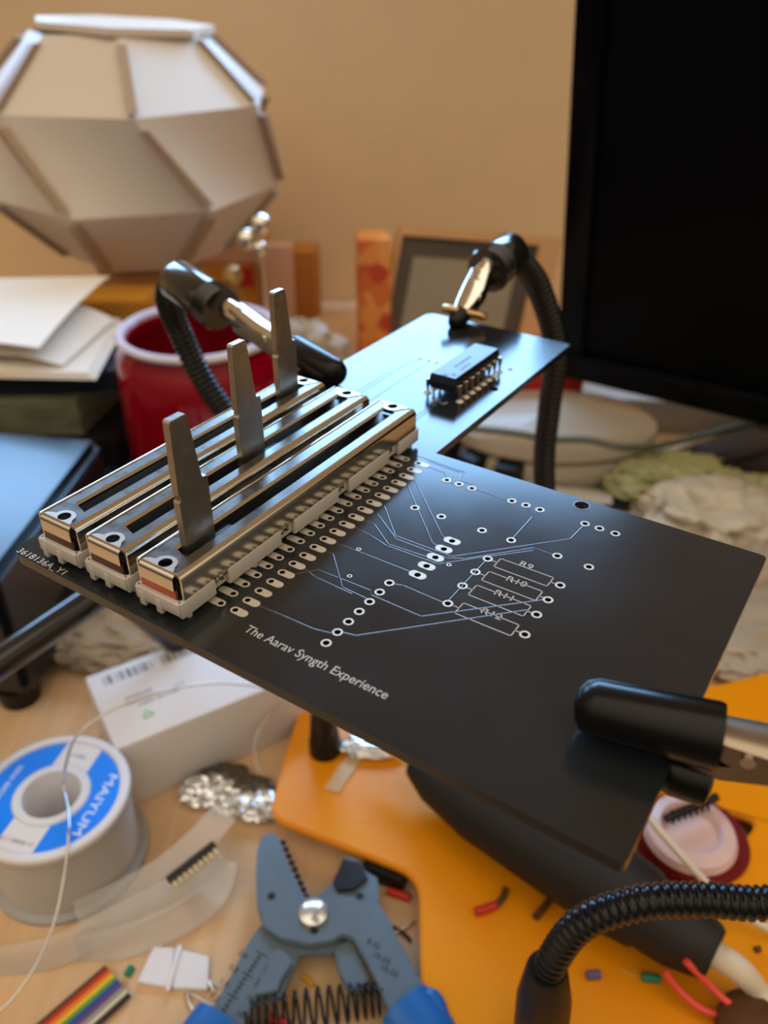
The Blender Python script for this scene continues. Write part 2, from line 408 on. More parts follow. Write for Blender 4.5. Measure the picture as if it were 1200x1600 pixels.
finish(plate([circle(0, 0, 1.5, 32), circle(0, 0, 1.15, 32)], .002, .05), 'mounting_hole_ring', 'trace', pcb, (-28.7*MM, 59.6*MM, 0))
traces = [
    [(-34.0, 44.9), (-34.0, 52.0), (-35.6, 53.9)],
    [(-57.0, 41.6), (-55.7, 41.6), (-49.6, 35.4), (-39.6, 35.4), (-26.5, 49.6), (-26.2, 54.0)],
    [(-57.0, 39.0), (-55.3, 39.0), (-49.0, 34.7), (-40.0, 34.7), (-37.5, 36.2), (-30.2, 44.3), (-27.1, 44.3)],
    [(-57, 33.9), (-53, 33.4), (-49.3, 32.4), (-40.3, 32.7), (-36.2, 37.2), (-30.0, 43.6)],
    [(-57, 36.5), (-54, 36.2), (-49.3, 32.9), (-41.0, 33.4)],
    [(-56.6, 51.6), (-55.7, 51.3), (-43.4, 39.3), (-42.2, 39.1)],
    [(-56.6, 49.0), (-55.7, 49.0), (-43.7, 36.8), (-42.2, 36.6)],
    [(-57, 28.8), (-53.9, 28.8), (-42.3, 28.8)],
    [(-43.1, 25.1), (-42.0, 25.5), (-35.3, 25.3)],
    [(-57, 18.7), (-54.5, 21.8), (-45.2, 22.0), (-44.6, 21.2), (-36.3, 21.1), (-24.0, 33.4)],
    [(-43.2, 12.6), (-41.5, 13.0), (-24.9, 30.2)],
    [(-57, 10.8), (-47, 11.0), (-44.6, 11.6)],
    [(-57, 26.2), (-54.9, 26.2), (-49.0, 20.4), (-44.7, 20.2)],
    [(-57, 21.2), (-53.8, 20.2), (-47.0, 19.9)],
    [(-34.8, 26.3), (-34.8, 37.2)],
    [(-57.0, 56.7), (-52.8, 56.4), (-51.6, 55.2), (-50.8, 55.2), (-50.2, 54.0), (-49.6, 54.2)],
    [(-57.2, 58.4), (-50.4, 58.0), (-49.2, 55.6), (-46.9, 55.6), (-45.5, 54.7), (-39.8, 54.2)],
    [(-61.0, 59.0), (-49.8, 58.5)],
    [(-84.6, 64), (-84.6, 86.6)], [(-83.6, 64), (-83.6, 95.5), (-82.6, 96.7)], [(-79.9, 64), (-79.9, 87.0)], [(-79.9, 88.0), (-79.9, 94.5), (-80.3, 96.6)],
    [(-68.4, 62.5), (-68.4, 82.0)], [(-67.6, 62.5), (-67.6, 81.0)],
]
for tr in traces:
    m = M(); w = .15
    for a, b in zip(tr, tr[1:]):
        a = Vector((*a, 0)); b = Vector((*b, 0)); d = (b-a).normalized(); nrm = Vector((-d.y, d.x, 0))*w
        a2 = a-d*.05; b2 = b+d*.05
        P = []
        for p in (a2, b2):
            for k, z in ((-1, .002), (-.55, .045), (.55, .045), (1, .002)): P.append((p+nrm*k+Vector((0, 0, z)))[:])
        m.faces(P, [(0, 1, 5, 4), (1, 2, 6, 5), (2, 3, 7, 6), (0, 3, 2, 1), (4, 5, 6, 7)])
    m.build('copper_trace', 'trace', pcb, world=False)
ZS = .012
def silk_line(m, a, b, w=.17, z=ZS):
    a = Vector((*a, z)); b = Vector((*b, z)); d = (b-a).normalized()*w/2; n = Vector((-d.y, d.x, 0)); u = Vector((0, 0, .02))
    P = [a-d-n, b+d-n, b+d+n, a-d+n]; P = [p-u/2 for p in P]+[p+u/2 for p in P]
    m.faces([p[:] for p in P], [(0, 1, 2, 3), (4, 5, 6, 7), (0, 1, 5, 4), (1, 2, 6, 5), (2, 3, 7, 6), (3, 0, 4, 7)])
for nm, ya, yb, sh in (('R9', 36.7, 39.05, 0), ('R10', 32.8, 35.25, 0), ('R11', 28.8, 31.4, 0), ('R12', 24.25, 26.85, .35)):
    m = M(); xa, xb = -33.2+sh, -24.7+sh; ym = (ya+yb)/2
    for a, b in (((xa, ya), (xb, ya)), ((xb, ya), (xb, yb)), ((xb, yb), (xa, yb)), ((xa, yb), (xa, ya)), ((xa, ym), (xa-.8, ym)), ((xb, ym), (xb+.7, ym))): silk_line(m, a, b)
    m.build('resistor_outline', 'silk', pcb, world=False)
    put_text(nm, 1.75, T(-30.4+sh*.8, yb+.02-(.0 if nm == 'R9' else .55), ZS), 'silk', pcb, 'silkscreen_lettering', 1.15)
put_text('The Aarav Syngth Experience', 2.1, T(-54.6, 5.55, ZS), 'silk', pcb, 'silkscreen_lettering', 22.9/ (27*.98))
put_text('3618136A_Y1', 1.62, T(-95.3, .35, ZS), 'silk', pcb, 'silkscreen_lettering', 1.2, 1.05)
# gauge the lettering to the measured lengths
for o in pcb.children:
    if o.name.startswith('silkscreen_lettering'):
        xs = [v.co.x for v in o.data.vertices]; L = (max(xs)-min(xs))/MM; xm = min(xs)
        want = {True: 22.6}.get(20 < L < 40) if L > 15 else (10.5 if L > 8 and min(v.co.x for v in o.data.vertices) < -90*MM else None)
        if want:
            for v in o.data.vertices: v.co.x = xm+(v.co.x-xm)*want/L
m = M(); silk_line(m, (-69.6, 80.6), (-68.2, 80.6)); silk_line(m, (-69.2, 80.0), (-68.8, 81.3)); silk_line(m, (-67.2, 80.0), (-66.2, 80.9)); silk_line(m, (-66.4, 80), (-66.4, 81.2))
m.build('silkscreen_mark', 'silk', pcb, world=False)

# ------------------------------------------------------------------ the three slide potentiometers
ZT = 7.3
def bend(m, prof, a, b, axis):                                       # closed profile (u, z) carried along the axis between a and b
    n = len(prof); P = []
    for t in (a, b):
        for u, z in prof: P.append((u, t, z) if axis == 'y' else (t, u, z))
    fs = [(i, (i+1) % n, n+(i+1) % n, n+i) for i in range(n)]+[tuple(range(n))[::-1], tuple(range(n, 2*n))]
    m.faces(P, fs)
def quarter(cx, cz, r, side, n=6):
    return [(cx+side*r*math.sin(math.pi/2*i/n), cz+r*math.cos(math.pi/2*i/n)) for i in range(n+1)]
LP = 60.0                                                            # length of a housing
def make_pot(label, xc, lever_y, insert):
    t = thing('slide_potentiometer', label, 'slide potentiometer', b2w(xc, 2.4), YAW, 'slide potentiometers side by side on the board')
    lp = lambda mm_: mm_                                             # local: x across, y along, z up from the board
    # white base
    m = M()
    m.box((0, 30, 2.0), (7.2, 59.4, 1.8), bev=.15)
    for sx in (-1, 1):
        for ya, yb in ((-.3, 6.3), (9.0, 20.6), (23.8, 35.3), (38.4, 50.4), (53.6, 60.3)):
            m.box((sx*3.95, (ya+yb)/2, 2.15), (.75, yb-ya, 2.5), bev=.12)
    for ye in (-.2, 60.2):
        m.box((0, ye, 2.4), (8.2, .9, 2.0), bev=.15)
        for xx in (-2.9, .3): m.box((xx, ye, 1.7), (1.1, 1.1, 2.4), bev=.15)
    for xx in (-3.4, 3.4):
        for yy in (1.5, 15, 30, 44, 58.5): m.lathe([(0, 0.02), (.55, 0.02), (.6, 1.6), (0, 1.6)], (xx, yy, 0), 14)
    m.build('plastic_base', 'plastic_white', t, world=False)
    # housing of folded metal
    me = plate([[(-3.4, .7), (3.4, .7), (3.4, LP-.7), (-3.4, LP-.7)], [(-1.6, 5.2), (1.5, 4.2), (1.5, LP-3.4), (-1.6, LP-2.8)], circle(.2, 1.75, 1.0, 20), circle(-.1, LP-1.7, .9, 20)], ZT-.3, ZT)
    g = bmesh.new(); g.from_mesh(me); bmesh.ops.scale(g, vec=(1000,)*3, verts=g.verts); m = M(); m._add(g); m.build('top_plate', 'nickel_top', t, world=False)
    m = M()
    for sx in (-1, 1):
        rb = 1.0 if sx > 0 else .55
        hi = quarter(sx*(4.2-rb), ZT-rb+.14, rb, sx, 8); lo = quarter(sx*(4.2-rb), ZT-rb+.14, rb-.35, sx, 8)
        hi = [(sx*(4.05-rb), ZT-.05)]+hi; lo = [(sx*(4.05-rb), ZT-.28)]+lo
        prof = hi+[(sx*4.2, 3.5), (sx*3.9, 3.5)]+lo[::-1]
        bend(m, prof, .55, LP-.55, 'y')
        for yy in (9.3, 23.0, 37.5, 52.0): m.box((sx*4.12, yy-1.6, 3.1), (.22, 2.2, 1.4), bev=.05)
    for s_, y0 in ((-1, .85), (1, LP-.85)):
        hi = quarter(y0, ZT-.78, .9, s_); lo = quarter(y0, ZT-.78, .55, s_)
        prof = hi+[(y0+s_*.9, 4.9), (y0+s_*.55, 4.9)]+lo[::-1]
        bend(m, prof, -3.2, 3.1, 'x')
    m.build('metal_housing', 'nickel', t, world=False)
    # raised end tabs with a screw hole
    for fl, yc, hx in ((1, 1.75, .2), (-1, LP-1.7, -.1)):
        ol = [(-3.0, yc-fl*1.0), (2.6, yc-fl*1.0), (2.2, yc-fl*.3)]+[(hx+1.75*math.cos(R(a)), yc+fl*1.55*math.sin(R(a))) for a in range(0, 181, 18)]+[(-2.3, yc-fl*.2), (-3.0, yc-fl*.6)]
        me = plate([ol, circle(hx, yc, .98, 20)], ZT+.005, ZT+.16)
        finish(me, 'end_tab', 'nickel_bright', t, (0, 0, 0))
    # folded lips of the slot
    m = M()
    m.faces([(-1.62, 5.0, ZT), (-1.62, LP-2.8, ZT), (-1.0, LP-2.9, ZT-.18), (-1.0, 4.8, ZT-.18), (-1.0, LP-2.9, ZT-.28), (-1.0, 4.8, ZT-.28)], [(0, 1, 2, 3), (3, 2, 4, 5)])
    m.faces([(1.5, 4.2, ZT), (1.5, LP-3.4, ZT), (1.45, LP-3.4, ZT-.8), (1.45, 4.2, ZT-.8)], [(0, 1, 2, 3)])
    m.build('slot_lip', 'nickel', t, world=False)
    m = M(); m.box((0, 30, 3.9), (7.3, 58.4, 2.0)); m.build('inner_carrier', 'dark_part', t, world=False)
    m = M(); m.box((-.2, .42, 4.0), (6.4, .5, 1.6), bev=.1); m.build('end_strip', insert, t, world=False)
    for xx in (-2.6, 2.6):
        m = M(); m.box((xx, LP+.1, 1.0), (.8, .3, 2.0), bev=.08); m.build('terminal_pin', 'pin', t, world=False)
    # lever, standing in the slot
    ly = lever_y-2.4
    prof = [(0, 6.2), (5.3, 6.2), (5.3, 17.6), (5.15, 18.0), (4.4, 18.1), (4.25, 18.6), (3.15, 28.9), (2.9, 29.3), (.3, 29.3), (.05, 29.0), (-.2, 17.3), (.15, 17.0), (.1, 16.4), (-.25, 16.0), (-.1, 6.2)]
    prof = [(a, 6.2+(b-6.2)*(20.6/23.1)) for a, b in prof]
    m = M(); g = bmesh.new(); vs = [g.verts.new((-.62, ly+a, b)) for a, b in prof]; f = g.faces.new(vs)
    r = bmesh.ops.extrude_face_region(g, geom=[f]); bmesh.ops.translate(g, vec=(1.24, 0, 0), verts=[v for v in r['geom'] if isinstance(v, bmesh.types.BMVert)])
    bmesh.ops.recalc_face_normals(g, faces=g.faces)
    bmesh.ops.bevel(g, geom=g.edges[:], offset=.13, segments=2, affect='EDGES', clamp_overlap=True)
    m._add(g); m.build('lever', 'lever', t, world=False)
    m = M(); m.box((.1, ly+4.2, 6.0), (1.5, 9.5, .9), bev=.2); m.build('lever_carriage', 'dark_part', t, world=False)
    return t
MT['nickel_bright'] = mat('nickel_end_tab', (.72, .66, .56), .3, metal=1)
make_pot('slide potentiometer nearest the pad rows, lever at its near end', -66.3, 8.0, 'copper')
make_pot('middle of the three slide potentiometers, lever at mid travel', -76.5, 31.0, 'bronze')
make_pot('slide potentiometer on the board\'s outer left edge, lever at its far end', -86.7, 53.0, 'bronze')

# ------------------------------------------------------------------ the chip
ch = thing('integrated_circuit', 'black sixteen-pin DIP chip soldered on the narrow arm of the board', 'chip', b2w(-68.15, 91.8), YAW)
m = M(); g = bmesh.new()
hw, hl, zb, zm, zt = 3.2, 9.85, 1.7, 3.3, 5.0
ringz = [(hw-.35, hl-.35, zb), (hw, hl, zm-.1), (hw, hl, zm+.1), (hw-.35, hl-.35, zt)]
R_ = []
for a, b, z in ringz: R_.append([g.verts.new((sx*a, sy*b, z)) for sx, sy in ((-1, -1), (1, -1), (1, 1), (-1, 1))])
for a, b in zip(R_, R_[1:]):
    for i in range(4): g.faces.new((a[i], a[(i+1) % 4], b[(i+1) % 4], b[i]))
g.faces.new(R_[0][::-1]); g.faces.new(R_[-1]); bmesh.ops.bevel(g, geom=g.edges[:], offset=.08, segments=1, affect='EDGES'); m._add(g)
cb = m.build('chip_body', 'ic', ch, world=False, smooth=.3)
m = M(); m.lathe([(0, zt+.03), (.75, zt+.03), (.85, zt+.005), (.85, zt-.02), (0, zt-.02)], (0, -hl+1.2, 0), 20); m.build('end_notch', 'dark_part', ch, world=False)
m = M(); m.lathe([(.42, zt+.005), (.5, zt+.06), (.58, zt+.005)], (1.6, -hl+1.9, 0), 20); m.build('pin_one_mark', 'ic', ch, world=False)
for s_ in (-1, 1):
    for i in range(8):
        y = -8.89+2.54*i; m = M()
        m.box((s_*3.45, y, 3.3), (.8, 1.3, .28), bev=.06)
        m.prism([(y-.65, 3.4), (y+.65, 3.4), (y+.65, 2.0), (y+.28, 1.3), (y+.28, -.6), (y-.28, -.6), (y-.28, 1.3), (y-.65, 2.0)], s_*3.8-.13, s_*3.8+.13, Matrix(((0, 0, 1, 0), (1, 0, 0, 0), (0, 1, 0, 0), (0, 0, 0, 1))))
        m.build('chip_pin', 'pin', ch, world=False)
        m = M(); m.lathe([(0, .5), (.35, .45), (.85, .06), (.85, .01), (0, .01)], (s_*3.8, y, 0), 16); m.build('solder_joint', 'silver', ch, world=False)
put_text('MC14051BCP', 1.25, Matrix.Translation((.3*MM, 1.2*MM, (zt+.012)*MM)) @ Matrix.Rotation(R(90), 4, 'Z') @ Matrix.Translation((-5.5*MM, 0, 0)), 'ic_print', ch, 'chip_lettering', .95)
put_text('XAG9526', 1.1, Matrix.Translation((1.9*MM, .2*MM, (zt+.012)*MM)) @ Matrix.Rotation(R(90), 4, 'Z') @ Matrix.Translation((-5.5*MM, 0, 0)), 'ic_print', ch, 'chip_lettering', .95)

# ------------------------------------------------------------------ helping-hands stand: orange plate, ribbed arms and clips
st = thing('helping_hands_stand', 'orange steel base plate with black flexible arms whose clips hold the circuit board', 'helping hands', (60, 150, 0))
def P2(pts, z): return [tuple(at(px, py, z))[:2] for px, py in pts]
PZ = 9.0
def rounded(pts, r, n=6):
    out = []; N = len(pts)
    for i in range(N):
        p = Vector(pts[i]); a = (Vector(pts[i-1])-p); b = (Vector(pts[(i+1) % N])-p)
        rr = min(r[i] if isinstance(r, (list, tuple)) else r, a.length*.45, b.length*.45)
        s = p+a.normalized()*rr; e_ = p+b.normalized()*rr
        for k in range(n+1):
            t = k/n; out.append(tuple(s*(1-t)**2+p*2*t*(1-t)+e_*t*t))
    return out
pl = [tuple(at(px, py, PZ))[:2] for px, py in ((468, 1105), (418, 1275), (655, 1368))]
pl += [(9.6, 100), (9.0, 78), (20, 60), (120, 58), (160, 80), (175, 130)]
pl += [tuple(at(px, py, PZ))[:2] for px, py in ((1330, 1180), (1240, 1040), (1085, 1078))]
pl += [(60, 232), (10, 226)]
pout = rounded(pl, [5, 6, 7, 3, 10, 10, 10, 10, 10, 8, 8, 6, 8, 8])
hole_pts = rounded([tuple(at(px, py, PZ))[:2] for px, py in ((985, 1225), (1188, 1282), (1112, 1372), (1060, 1400), (960, 1330))], 5)
me = plate([pout, hole_pts], PZ-3, PZ)
g = bmesh.new(); g.from_mesh(me); bmesh.ops.scale(g, vec=(1000,)*3, verts=g.verts); bmesh.ops.remove_doubles(g, verts=g.verts, dist=.001)
sharp = [e_ for e_ in g.edges if len(e_.link_faces) == 2 and e_.calc_face_angle() > 1.2]
bmesh.ops.bevel(g, geom=sharp, offset=.7, segments=3, affect='EDGES')
m = M(); m._add(g); m.build('base_plate', 'orange', st, smooth=.5)
for x, y in ((-22, 176), (45, 76), (150, 100), (100, 205)):
    m = M(); m.lathe([(0, 0), (6, 0), (6.3, 1), (6.3, PZ-3), (0, PZ-3)], (x, y, 0), 28); m.build('rubber_foot', 'matte_black', st)
def neck(path, r=3.5, pitch=1.75):
    P = [Vector(p) for p in path]; Q = []
    for i in range(len(P)-1):
        p0, p1, p2, p3 = P[max(0, i-1)], P[i], P[i+1], P[min(len(P)-1, i+2)]
        for k in range(40):
            t = k/40; Q.append(.5*((2*p1)+(p2-p0)*t+(2*p0-5*p1+4*p2-p3)*t*t+(3*p1-p0-3*p2+p3)*t**3))
    Q.append(P[-1]); d = [0]
    for a, b in zip(Q, Q[1:]): d.append(d[-1]+(b-a).length)
    L = d[-1]; step = pitch/5; out = []; rs = []; j = 0; n = int(L/step)
    for k in range(n+1):
        s_ = k*step
        while j < len(d)-2 and d[j+1] < s_: j += 1
        u = (s_-d[j])/max(1e-6, d[j+1]-d[j]); out.append(Q[j].lerp(Q[j+1], min(1, u))); rs.append(r*(1+.0 if (k % 5) in (1, 2, 3) else .87) if (k % 5) in (1, 2, 3) else r*.86)
    return out, rs
def arm(path, clip_a, sock, r=3.5, top_r=5.4):
    pts, rs = neck(path, r)
    m = M(); m.tube(pts, rs, 16); a = m.build('flexible_arm', 'neck', st, smooth=1.2)
    b0 = Vector(path[0])
    m = M(); m.lathe([(0, 0), (sock, 0), (sock, sock*.9), (sock*.93, sock*1.2), (r*1.15, sock*3.4), (r*1.1, sock*3.6), (0, sock*3.6)], b0, 32); m.build('socket', 'matte_black', a)
    return a
# back left arm
Lt = [tuple(at(508, 1172, PZ)), (-19, 181, 60), (-32, 205, 100), atY(322, 600, 224), atY(282, 520, 226), atY(262, 468, 222), atY(272, 438, 216), atY(292, 440, 211)]
aL = arm(Lt, None, 5.2)
MT['jaw_dark'] = mat('tarnished_clip_metal', (.34, .28, .21), .3, metal=1)
MT['iron_black'] = mat('black_handle_foam', (.003, .003, .003), .6, spec=.08)
MT['iron_black'] = mat('black_handle_foam', (.012, .011, .011), .6)
MT['gloss_black'] = mat('glossy_black_collar', (.012, .012, .012), .16, coat=.4)
def collar(a, b, r, parent):
    L = (Vector(b)-Vector(a)).length; m = M()
    prof = [(0, 0), (r*.85, 0), (r, 1.2), (r, L-5)]
    for i in range(6): prof += [(r*1.03, L-5+i*.7), (r*.98, L-5+i*.7+.35)]
    prof += [(r*1.08, L-.7), (r, L), (0, L)]
    m.lathe(prof, n=40, mx=hook(a, b)); return m.build('collar', 'gloss_black', parent, smooth=.9)
def channel(m, pts, wid, dep, th=.5, up=Vector((0, 0, 1))):          # folded metal jaw: U section swept along points, (width, depth) per point
    g = bmesh.new(); rings = []
    for i, p in enumerate(pts):
        p = Vector(p); t = (Vector(pts[min(i+1, len(pts)-1)])-Vector(pts[max(i-1, 0)])).normalized()
        x = t.cross(up).normalized(); u = x.cross(t).normalized(); w = wid[i]/2; d = dep[i]
        sec = [(-w, -d), (-w, -.15*d), (-w*.75, 0), (w*.75, 0), (w, -.15*d), (w, -d), (w-th, -d), (w-th, -.2*d), (w*.6, -th), (-w*.6, -th), (-w+th, -.2*d), (-w+th, -d)]
        rings.append([g.verts.new(p+x*a+u*b) for a, b in sec])
    n = 12
    for a, b in zip(rings, rings[1:]):
        for i in range(n): g.faces.new((a[i], a[(i+1) % n], b[(i+1) % n], b[i]))
    for rg in (rings[0], rings[-1]): g.faces.new(rg)
    bmesh.ops.recalc_face_normals(g, faces=g.faces)
    m._add(g)
def clip(parent, tip, mid, rear, r_tip=3.0, sleeve=None, metal='chrome', updir=Vector((0, 0, 1)), gap=3.4, sl=.45, low=0):
    tip, rear = Vector(tip), Vector(rear)
    ax = (rear-tip).normalized(); L = (rear-tip).length
    x = ax.cross(updir).normalized(); u = x.cross(ax).normalized()
    if u.z < 0: u = -u
    dn = u*-1
    s0 = (sleeve or .42)*.8; m = M(); pts = [tip+ax*L*s0, tip+ax*L*max(sl, s0+.05), tip+ax*L*max(.72, s0+.1), rear+u*1.0]
    channel(m, [p+u*1.6 for p in pts], [3.0, 4.6, 5.6, 4.6], [1.5, 3.0, 4.2, 2.6], up=u); up_ = m.build('upper_jaw', metal, parent)
    m = M(); pts = [tip+ax*L*s0+dn*gap, tip+ax*L*max(sl, s0+.05)+dn*(gap+.6), tip+ax*L*max(.7, s0+.1)+dn*3.5, rear+dn*3.8]
    channel(m, pts, [2.8, 4.0, 5.0, 3.6], [-1.4, -2.4, -3.4, -1.4], up=u); m.build('lower_jaw', metal, parent)
    pv = tip+ax*L*.62
    m = M(); m.tube([pv-x*2.9, pv+x*2.9], .8, 16); m.build('hinge_pin', 'chrome', parent)
    m = M(); m.tube([rear-ax*3, rear+ax*5], 2.6, 20); m.build('clip_barrel', metal, parent)
    e_ = tip+ax*L*(sleeve or .42)
    m = M(); pr = [(.02, 0), (r_tip*.55, .35), (r_tip*.85, 1.1), (r_tip, 2.4), (r_tip*1.06, (e_-tip).length*.6), (r_tip*1.14, (e_-tip).length-.6), (r_tip*1.1, (e_-tip).length-.1), (r_tip*.8, (e_-tip).length), (0, (e_-tip).length)]
    m.lathe(pr, n=32, mx=hook(tip, e_) @ Matrix.Diagonal((1, 1, 1, 1))); m.build('rubber_tip', 'rubber', parent, smooth=.9)
    t2 = tip+dn*(r_tip+3.0)+ax*(1.0+low); e2 = e_+dn*(r_tip+3.6)
    m = M(); pr = [(.02, 0), (r_tip*.5, .4), (r_tip*.8, 1.2), (r_tip*.9, 2.4), (r_tip*.95, (e2-t2).length-.4), (r_tip*.7, (e2-t2).length), (0, (e2-t2).length)]
    m.lathe(pr, n=28, mx=hook(t2, e2)); m.build('rubber_tip', 'rubber', parent, smooth=.9)
cl_a, cl_b = atY(274, 436, 214), atY(346, 484, 200)
collar(cl_a, cl_b, 5.4, aL)
clip(aL, atY(532, 588, 160), None, atY(372, 492, 194), 3.0, sleeve=.40)
# back right arm
Rt = [(57, 214, PZ), (56, 220, 50), atY(850, 740, 226), atY(858, 640, 228), atY(868, 545, 228), atY(842, 450, 226), atY(812, 410, 222), atY(792, 404, 219)]
aR = arm(Rt, None, 5.2)
collar(atY(800, 392, 222), atY(762, 424, 210), 5.5, aR)
clip(aR, atY(708, 512, 194.5), None, atY(752, 432, 208), 2.3, sleeve=.28, metal='chrome', gap=2.6)
m = M()
for s_ in (-1, 1):
    q = atY(726, 488, 197)+Vector((s_*4.6, 0, s_*-1.0)); m.tube([atY(726, 488, 197), q], 1.0, 12); m.lathe([(0, -1), (.8, -.8), (1.1, 0), (.8, .8), (0, 1)], q, 16)
m.build('clip_spring', 'brass', aR)
# front arm, curving out of the picture and back to the clip on the near corner
Ft = [at(842, 1640, PZ), (at(842, 1640, PZ)+Vector((.5, 2, 24))), atY(854, 1520, 94), atY(905, 1446, 95), atY(1000, 1411, 95), atY(1100, 1406, 95), atY(1210, 1410, 94), (98, 92, 84), (108, 82, 108), (102, 68, 134), (88, 60, 148), (76, 57, 151)]
pts, rs = neck(Ft, 3.4)
m = M(); m.tube(pts, rs, 20); aF = m.build('flexible_arm', 'neck', st, smooth=1.2)
b0 = at(842, 1640, PZ); t1 = atY(855, 1512, 94)
m = M(); m.lathe([(0, 0), (6.2, 0), (6.4, 2), (6.0, (t1-b0).length-14), (4.4, (t1-b0).length-1), (4.0, (t1-b0).length), (0, (t1-b0).length)], n=40, mx=hook(b0, t1)); m.build('socket', 'matte_black', aF)
ftip = at(897, 1098, 154.8); fend = at(1128, 1152, 155.4); fax = (fend-ftip).normalized(); frear = fend+fax*14
clip(aF, ftip, None, frear, 3.35, sleeve=(fend-ftip).length/(frear-ftip).length, metal='jaw_dark', gap=4.2, sl=.55, low=8.5)

# ------------------------------------------------------------------ monitor
bl = atY(868, 588, 420); br = at(1200, 668, bl.z)
U = Vector((br.x-bl.x, br.y-bl.y, 0)).normalized()
ray = _ray(897, 0); camp = Vector((0, 0, CAM_H))
tl = camp + ray*(U.dot(bl-camp)/U.dot(ray)); V = (tl-bl).normalized(); N = U.cross(V).normalized()   # N points away from the viewer
if N.y < 0: N = -N
pr = _ray(1200, 0); tr_ = camp + pr*(N.dot(bl-camp)/N.dot(pr))
MW, MH = 400, max((tl-bl).length, V.dot(tr_-bl))+30
mon = thing('computer_monitor', 'large black monitor, switched off, standing at the right behind the board', 'monitor', (bl+U*MW/2+N*60)*1.0)
mon.location.z = 0; WO[mon.name] = mon.location.copy()
def slab(m, u0, u1, v0, v1, n0, n1, bev=1.0):
    R3 = Matrix((U, N, V)).transposed().to_4x4()
    m.box(bl+U*(u0+u1)/2+V*(v0+v1)/2+N*(n0+n1)/2, (u1-u0, n1-n0, v1-v0), R3, bev)
m = M()
for a in ((0, MW, 0, 17), (0, MW, MH-14, MH), (0, 14, 17, MH-14), (MW-14, MW, 17, MH-14)): slab(m, *a, 0, 8, 1.5)
m.build('bezel', 'monitor', mon)
m = M(); slab(m, 13, MW-13, 16, MH-13, 2.2, 6, .2); m.build('screen', 'screen', mon)
m = M(); slab(m, 2, MW-2, 2, MH-2, 7, 26, 5); slab(m, MW/2-90, MW/2+90, 50, 170, 24, 50, 8); m.build('back_shell', 'monitor', mon)
m = M(); c0 = bl+U*MW/2+V*60+N*45; m.tube([c0, Vector((c0.x, c0.y+10, 12))], 18, 24); m.build('stand_neck', 'monitor', mon)
m = M(); f0 = Vector((c0.x, c0.y+10, 7))
for q in (f0+Vector((-95, -62, -3)), f0+Vector((110, -60, -3)), f0+Vector((10, 80, -3))):
    q = Vector((q[0], q[1], 4)); m.tube([f0, f0.lerp(q, .5)+Vector((0, 0, 4)), q], [15, 11, 8], 20, flat=.4)
m.build('stand_foot', 'monitor', mon)

# ------------------------------------------------------------------ lamp
LC = Vector((-145, 520, 0)); NS = 7
ringsL = [(47, 196, 0), (83, 163, 0), (82, 116, -24), (44, 77, -18)]
lamp = thing('table_lamp', 'faceted cream paper globe lamp standing at the back left against the wall', 'lamp', LC)
def lv(k, i, dr=0): r, z, a = ringsL[k]; A = R(-90+16.5-a+360/NS*i); return LC+Vector(((r+dr)*math.cos(A), (r+dr)*math.sin(A), z))
m = M(); G = 6
for k in range(3):
    for i in range(NS):
        q = [lv(k, i), lv(k, i+1), lv(k+1, i+1), lv(k+1, i)]; V_ = []
        for sc_ in (1, .985):
            for a in range(G+1):
                for b in range(G+1):
                    u, v = a/G, b/G; p = (q[0]*(1-u)+q[1]*u)*(1-v)+(q[3]*(1-u)+q[2]*u)*v; p = LC+Vector(((p.x-LC.x)*sc_, (p.y-LC.y)*sc_, p.z)); V_.append(p[:])
        K = (G+1)**2; F = []
        for a in range(G):
            for b in range(G):
                f = [a*(G+1)+b, (a+1)*(G+1)+b, (a+1)*(G+1)+b+1, a*(G+1)+b+1]; F += [tuple(f), tuple(x+K for x in f[::-1])]
        m.faces(V_, F)
m.build('paper_shade', 'lamp', lamp, smooth=.2)
for k in range(3):
    for i in range(NS):
        a, b = lv(k, i), lv(k+1, i); d = b-a; a = a+d*.1; b = b-d*.08
        o1, o2 = (Vector((a.x-LC.x, a.y-LC.y, 0))).normalized(), (Vector((b.x-LC.x, b.y-LC.y, 0))).normalized()
        s1, s2 = Vector((-o1.y, o1.x, 0))*2.5, Vector((-o2.y, o2.x, 0))*2.5
        w = 4.5; P = [a-s1, a+s1, a+o1*w+s1, a+o1*w-s1, b-s2, b+s2, b+o2*w+s2, b+o2*w-s2]
        m = M(); m.faces([p[:] for p in P], [(0, 1, 2, 3), (7, 6, 5, 4), (0, 4, 5, 1), (1, 5, 6, 2), (2, 6, 7, 3), (3, 7, 4, 0)])
        m.build('seam_flange', 'lamp_flange', lamp, smooth=.2)
m = M(); TC = Matrix.Translation((LC.x, LC.y, 200)) @ Matrix.Rotation(R(3), 4, 'Y') @ Matrix.Translation((-LC.x, -LC.y, -200))
m.prism([tuple((LC+Vector((4+49*math.cos(R(20+360/NS*i)), 49*math.sin(R(20+360/NS*i)), 0)))[:2]) for i in range(NS)], 196.5, 200, mx=TC); m.build('top_cap', 'lamp_bright', lamp, smooth=.2)
m = M(); m.lathe([(0, 75), (20, 75), (20, 150), (0, 150)], (LC.x, LC.y, 0), 24); m.build('bulb_holder', 'lamp_bright', lamp)
m = M(); m.lathe([(0, 60), (30, 60), (34, 70), (34, 77), (0, 77)], (LC.x, LC.y, 0), 32); m.build('shade_ring', 'kraft', lamp)
for i in range(3):
    A = R(200+120*i); m = M(); m.tube([LC+Vector((28*math.cos(A), 28*math.sin(A), 66)), LC+Vector((52*math.cos(A), 52*math.sin(A), 2.5))], [4, 3], 12); m.build('leg', 'kraft', lamp)

